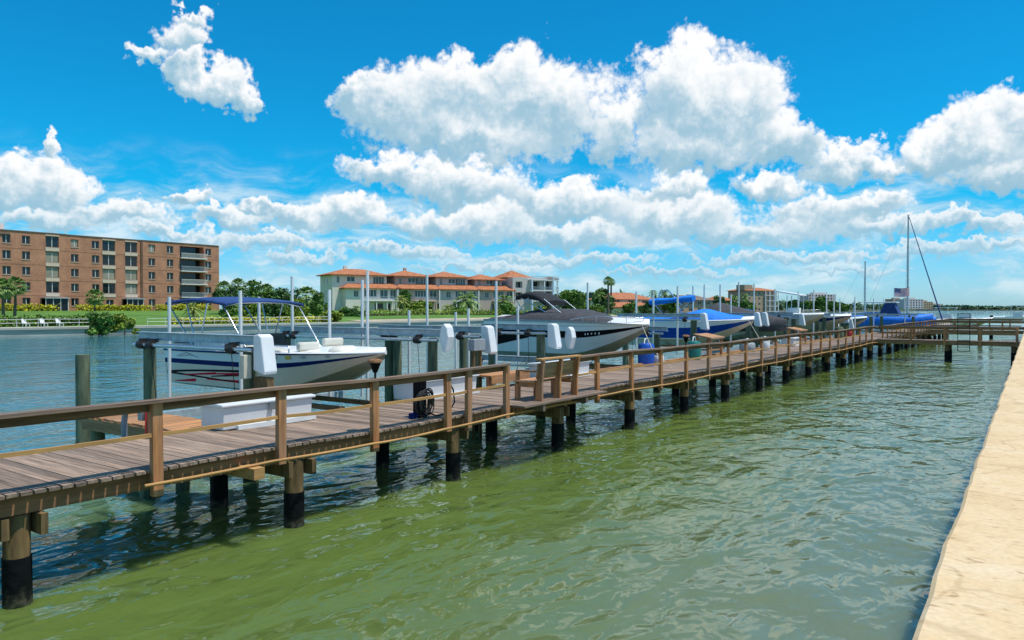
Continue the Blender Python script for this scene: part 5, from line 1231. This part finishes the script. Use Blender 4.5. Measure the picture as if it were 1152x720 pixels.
def palm_crown(fan, n, seed):
    """unit-size crown: fans for a sabal palm, feathered fronds for a coconut or date palm"""
    r_ = random.Random(seed); V = []; F_ = []
    for k in range(n):
        a = k * 2.39996 + r_.uniform(-.2, .2); e = 1.35 - 2.15 * ((k + .5) / n) ** .8 + r_.uniform(-.12, .12)
        dr = Vector((math.cos(a) * math.cos(e), math.sin(a) * math.cos(e), math.sin(e))); sd = dr.cross(Vector((0, 0, 1))).normalized(); up = sd.cross(dr)
        if fan:
            st = dr * .5; o = len(V)
            for j in range(9):
                q = -1.15 + 2.3 * j / 8; dd = (dr * math.cos(q) + sd * math.sin(q)).normalized(); w = sd * math.cos(q) * .045 - dr * math.sin(q) * .045
                ln = .52 * (1 - .18 * abs(q)); tip = st + dd * ln + Vector((0, 0, -.13 - .08 * r_.random())); mid = st + dd * ln * .55 + up * .03
                o = len(V); V += [st, mid + w, tip, mid - w]; F_.append((o, o + 1, o + 2, o + 3))
            o = len(V); V += [Vector((0, 0, 0)) + sd * .012, st + sd * .012, st - sd * .012, Vector((0, 0, 0)) - sd * .012]; F_.append((o, o + 1, o + 2, o + 3))
        else:
            pts = [dr * q + Vector((0, 0, -.55 * q * q)) for q in (0, .2, .4, .6, .8, 1)]
            for i in range(14):
                q = .1 + .9 * i / 14; f = q * 5; i0 = min(4, int(f)); p = pts[i0].lerp(pts[i0 + 1], f - i0); tg = (pts[i0 + 1] - pts[i0]).normalized()
                for sg in (-1, 1):
                    ln = .34 * math.sin(math.pi * (.15 + .8 * q)); lf = (sd * sg * .8 + tg * .55 + Vector((0, 0, -.35))).normalized() * ln
                    o = len(V); V += [p, p + lf * .5 + tg * .035, p + lf, p + lf * .5 - tg * .035]; F_.append((o, o + 1, o + 2, o + 3))
    me = bpy.data.meshes.new('palm_crown'); me.from_pydata([tuple(v) for v in V], [], F_); return me
FAN = [palm_crown(True, 46, k) for k in (1, 2)]; FEA = [palm_crown(False, 22, k) for k in (3, 4)]
for me in FAN + FEA: me.materials.append(M['palm'])
FEAY = palm_crown(False, 20, 9); FEAY.materials.append(M['palmyel'])
def palm(label, px, ytop, d, wpx, fan=True, v=0, yel=False, trunk_px=None, group='palm trees on the far bank', s=None):
    s = s or s_at(px, d); zc = depth(s, d); g = gz(d, s); r = wpx * zc / FOC / 2; zt = z_at(ytop, s, d) - r * (.8 if fan else .6)
    t = thing('palm_tree', label, 'palm tree', (-d, s, g), rnd.uniform(0, 6), group=group)
    h_ = max(.4, zt - g); tr = .02 * h_ + .1
    mb = MB(); mb.tube([(.1, 0, -.1), (0, .1, h_ * .5), (0, 0, h_)], [tr * 1.25, tr, tr * .9], 8); mb.build('trunk', M['bark'], t, local=True)
    o = bpy.data.objects.new('crown', FEAY if yel else (FAN if fan else FEA)[v]); C.objects.link(o); o.parent = t; o.location = (0, 0, h_); o.scale = (r * 1.05,) * 3
    return t
# sabal palms before the brick building
palm('left sabal palm of the pair at the left edge of the lawn', 3, 313, 121, 30)
palm('right sabal palm of the pair at the left edge of the lawn', 17, 311, 123, 28, v=1)
palm('round sabal palm standing alone before the middle of the brick building', 107, 325, 152, 24)
palm('small yellowish palm seen under the navy canopy', 217, 338, 122, 27, False, yel=True)
palm('sabal palm at the right end of the brick building', 252, 316, 132, 22, v=1)
palm('tall sabal palm second from the brick building end', 268, 313, 138, 20)
palm('sabal palm in the middle of the clump behind the navy canopy', 284, 315, 134, 22, v=1)
palm('sabal palm at the right of the clump behind the navy canopy', 300, 319, 128, 22)
palm('fan palm left of the pale end house', 345, 322, 122, 30, v=1)
palm('feathery palm by the veranda of the pale end house', 387, 343, 126, 20, False)
palm('small feathery palm left of the pale house columns', 401, 342, 126, 16, False, 1)
palm('bushy yellow-green palm before the mauve second house', 452, 330, 128, 22, False, 0, True)
palm('short palm right of the bushy one before the mauve second house', 470, 339, 128, 22, False, 1, True)
palm('wide feathery palm before the middle row house', 525, 325, 130, 36, False)
palm('low feathery palm left of the wide one before the middle row house', 505, 340, 132, 24, False, 1, True)
palm('feathery palm left of the black folded canopy', 568, 329, 122, 26, False, 1)
palm('yellowing palm low before the terraced grey house', 606, 341, 116, 24, False, 0, True)
palm('tall fan palm standing above all trees beside the orange villa', 684, 311, 122, 13)
palm('tall fan palm close behind the tallest one', 687.5, 313, 125, 11, v=1)
palm('grey-green palm left of the orange villa', 674, 325, 122, 16, False)
palm('feathery palm right of the orange villa', 735, 325, 128, 14, False)
palm('dark feathery palm left of the rolled blue canopy', 747, 324, 134, 16, False, 1)
palm('palm before the tan apartment block', 826, 331, 145, 14, False)
palm('palm at the left of the tan apartment block', 838, 329, 150, 12, False, 1)
# bushes and trees
bush('mangrove_bush', 'big mangrove bush left half at the foot of the bulkhead', 97, 130, 351, 98.5, 'leaf', n=3000, z0=.1, nl=18)
bush('mangrove_bush', 'big mangrove bush right half at the foot of the bulkhead', 124, 156, 353, 98.3, 'leafyel', n=2600, z0=.1, nl=16)
bush('broad_tree', 'dense dark tree just right of the brick building', 238, 282, 317, 128, 'leafdark', 'tree', 2600)
bush('broad_tree', 'dense tree behind the navy canopy', 270, 318, 316, 124, 'leaf', 'tree', 2600)
bush('broad_tree', 'dark tree between the navy canopy and the pale end house', 305, 350, 321, 120, 'leafdark', 'tree', 2600)
bush('sea_grape', 'yellow-green shore bush left of the pale end house', 322, 350, 335, 106, 'leafyel', n=2200)
bush('sea_grape', 'tall leafy bush against the side wall of the pale end house', 345, 372, 329, 110, 'leaf', n=2400)
bush('sea_grape', 'low olive bush at the water below the pale end house', 355, 385, 349, 103, 'leafyel', n=1400)
bush('shrub', 'dark green shrub below the balcony of the pale end house', 380, 412, 347, 118, 'leafdark', n=1500)
bush('shrub', 'tall green shrub at the corner of the mauve second house', 448, 464, 327, 134, 'leaf', n=1400)
bush('shrub', 'leafy shrub before the mauve second house', 460, 486, 337, 128, 'leafyel', n=1400)
bush('shrub', 'green shrub beneath the wide feathery palm', 505, 530, 345, 126, 'leaf', n=1200)
bush('shrub', 'green shrub left of the black folded canopy', 556, 582, 341, 119, 'leaf', n=1200)
bush('shrub', 'yellow-green shrub before the terraced grey house', 598, 618, 343, 114, 'leafyel', n=1200)
bush('broad_tree', 'broad green tree right of the terraced grey house', 624, 668, 326, 118, 'leaf', 'tree', 3600, nl=24)
bush('broad_tree', 'dark tree under the tall fan palms', 660, 692, 325, 126, 'leafdark', 'tree', 2400)
bush('shrub', 'dark hedge-like shrub left of the orange villa', 662, 684, 341, 114, 'leaf', n=1400)
bush('shrub', 'leafy shrub before the orange villa', 700, 720, 340, 113, 'leaf', n=1200)
bush('shrub', 'leafy shrub right of the orange villa', 718, 742, 338, 114, 'leafdark', n=1200)
bush('broad_tree', 'tree behind the rolled blue canopy', 742, 770, 332, 130, 'leaf', 'tree', 1800)
bush('broad_tree', 'tree between the brown roof and the pinkish roof', 792, 818, 331, 140, 'leafdark', 'tree', 1800)
bush('broad_tree', 'tree left of the tan apartment block', 820, 850, 337, 140, 'leaf', 'tree', 1800)
bush('broad_tree', 'tree just right of the tan apartment block', 884, 908, 337, 150, 'leafdark', 'tree', 1600)
bush('broad_tree', 'rounded tree far off behind the fishing boat', 905, 932, 334, 165, 'leaf', 'tree', 1600)
bush('broad_tree', 'far low tree left of the shorter mast', 925, 955, 339, 160, 'leaf', 'tree', 1600)
bush('shrub', 'leafy green undergrowth at the right foot of the brick building', 243, 272, 338, 114, 'leaf', n=1600)
bush('shrub', 'yellow-green undergrowth below the navy canopy', 266, 298, 340, 112, 'leafyel', n=1600)
bush('shrub', 'dark undergrowth behind the navy canopy', 292, 322, 338, 113, 'leafdark', n=1600)
bush('shrub', 'green undergrowth left of the shore bush by the pale end house', 312, 336, 341, 110, 'leaf', n=1400)
# hedges
def hedge(label, pts, h_, wd, m, n, name='hedge', zoff=0):
    pts = [Vector((-d, s, gz(d, s) + zoff)) for s, d in pts]; t = thing(name, label, 'hedge', pts[0])
    cs = []; ns = []
    seg = [(a, b_) for a, b_ in zip(pts, pts[1:])]; tot = sum((b_ - a).length for a, b_ in seg)
    for a, b_ in seg:
        k = int(n * (b_ - a).length / tot); q = nr.uniform(0, 1, (k, 1)); base = np.array(a) + (np.array(b_) - np.array(a)) * q
        bump = 1 + .12 * np.sin(q * (b_ - a).length * 1.3) + .08 * np.sin(q * (b_ - a).length * 4.1)
        off = nr.uniform(-1, 1, (k, 3)); off[:, 2] = nr.uniform(0, 1, k); off *= np.array([wd / 2, wd / 2, h_]); off[:, 2] *= bump[:, 0]
        cs.append(base + off - np.array(pts[0])); ns.append(off / np.array([wd, wd, h_]) + nr.normal(size=(k, 3)) * .5)
    quads_mesh('foliage', np.concatenate(cs), np.concatenate(ns), .2, M[m], t)
    mb = MB()
    for a, b_ in seg: mb.bar(a - pts[0] + Vector((0, 0, h_ * .2)), b_ - pts[0] + Vector((0, 0, h_ * .2)), .12, h_ * .3)
    mb.build('stems', M['bark'], t, local=True)
hedge('golden hedge along the left foot of the brick building', [(50, 160), (70, 161)], 1.3, 1.6, 'hedgeyel', 2600)
hedge('golden hedge along the middle foot of the brick building', [(74, 160.5), (89, 161)], 1.2, 1.6, 'hedgeyel', 2200)
hedge('golden hedge along the right foot of the brick building', [(90.5, 160.5), (104, 161)], 1.3, 1.6, 'hedgeyel', 2000)
hedge('green hedge behind the left walkway railing', [(30, 110.5), (44, 109.5), (52, 108)], 1.35, 1.8, 'leaf', 3600)
hedge('yellow flowering hedge behind the right walkway railing', [(62, 106), (75, 104.5), (92, 104)], .9, 1.6, 'hedgeyel', 2600)
hedge('low golden strip of hedge on the left lawn', [(34, 114), (50, 112)], .7, 1.2, 'hedgeyel', 1500)
hedge('green garden hedge below the row houses', [(112, 118), (135, 121), (160, 119), (190, 117)], 1.4, 2.0, 'leafyel', 3600)
hedge('dark green hedge before the orange villa', [(222, 116), (245, 116.5)], 1.5, 2.2, 'leaf', 1600)
# pale terrace, pool edge and sand before the houses
mb = MB(); rings = []
for s in range(96, 262, 6): d = shore_d(s); rings.append([(-d - 2.2, s, 1.09), (-d - 6.5, s, 1.33)])
mb.loft(rings, 0, closed=False, sm=False); mb.build('path', mat('sandy_garden_path', (.45, .37, .25), .9, .3, (.3, .3, .3)), kind='structure')
# garden chairs and little things on the bank
for lab, s, d in (('white garden chair nearest the left palms on the far walkway', 43.4, 108.2), ('white garden chair in the middle of three on the far walkway', 45.4, 107.8), ('white garden chair on the right of three on the far walkway', 47.2, 107.5)):
    g = gz(d, s); t = thing('garden_chair', lab, 'chair', (-d, s, g), rnd.uniform(-.3, .3), group='white garden chairs on the far bank')
    mb = MB(); mb.box(-.3, .3, -.3, .3, .38, .44); mb.build('seat', M['trim'], t, local=True)
    mb = MB(); mb.prism([(-.34, .42), (-.28, .42), (-.5, 1.05), (-.56, 1.05)], 'y', -.32, .32); mb.build('backrest', M['trim'], t, local=True)
    for x in (-.25, .25):
        for y in (-.27, .27): mb = MB(); mb.box(x - .04, x + .04, y - .04, y + .04, 0, .378); mb.build('leg', M['trim'], t, local=True)
# far woods: one mass
c = []
for s0, s1, n in ((250, 460, 1200), (460, 900, 3500), (900, 1450, 2500)):
    s = nr.uniform(s0, s1, n); d = np.array([shore_d(x) for x in s]) + nr.uniform(25, 60, n) * (1 if s0 < 900 else 1); hh = 4.5 + 2.5 * np.sin(s * .05) + 1.5 * np.sin(s * .17 + 1)
    c.append(np.stack([-d, s, 2.5 + nr.uniform(0, 1, n) ** .7 * hh], 1))
c = np.concatenate(c); quads_mesh('far_woods', c, nr.normal(size=c.shape) + np.array([.5, -.5, .8]), 2.0, M['farleaf'], None, kind='stuff')
n = 9000; q = nr.uniform(0, 1, n); X = -170 + 2300 * q ** 1.2; Y = np.array([1500 + 200 * ((x + 150) / 250) if x < 100 else (1700 + 200 * (x - 100) / 800 if x < 900 else 1900 + 200 * (x - 900) / 1300) for x in X]) + nr.uniform(6, 40, n)
hh = 5.5 + 1.4 * np.sin(X * .03) + 1.0 * np.sin(X * .011 + 2); c = np.stack([X, Y, 1 + nr.uniform(0, 1, n) ** .7 * hh], 1)
quads_mesh('treeline', c, nr.normal(size=c.shape) + np.array([0, -.6, .8]), 3.2, M['farleaf'], None, kind='stuff')
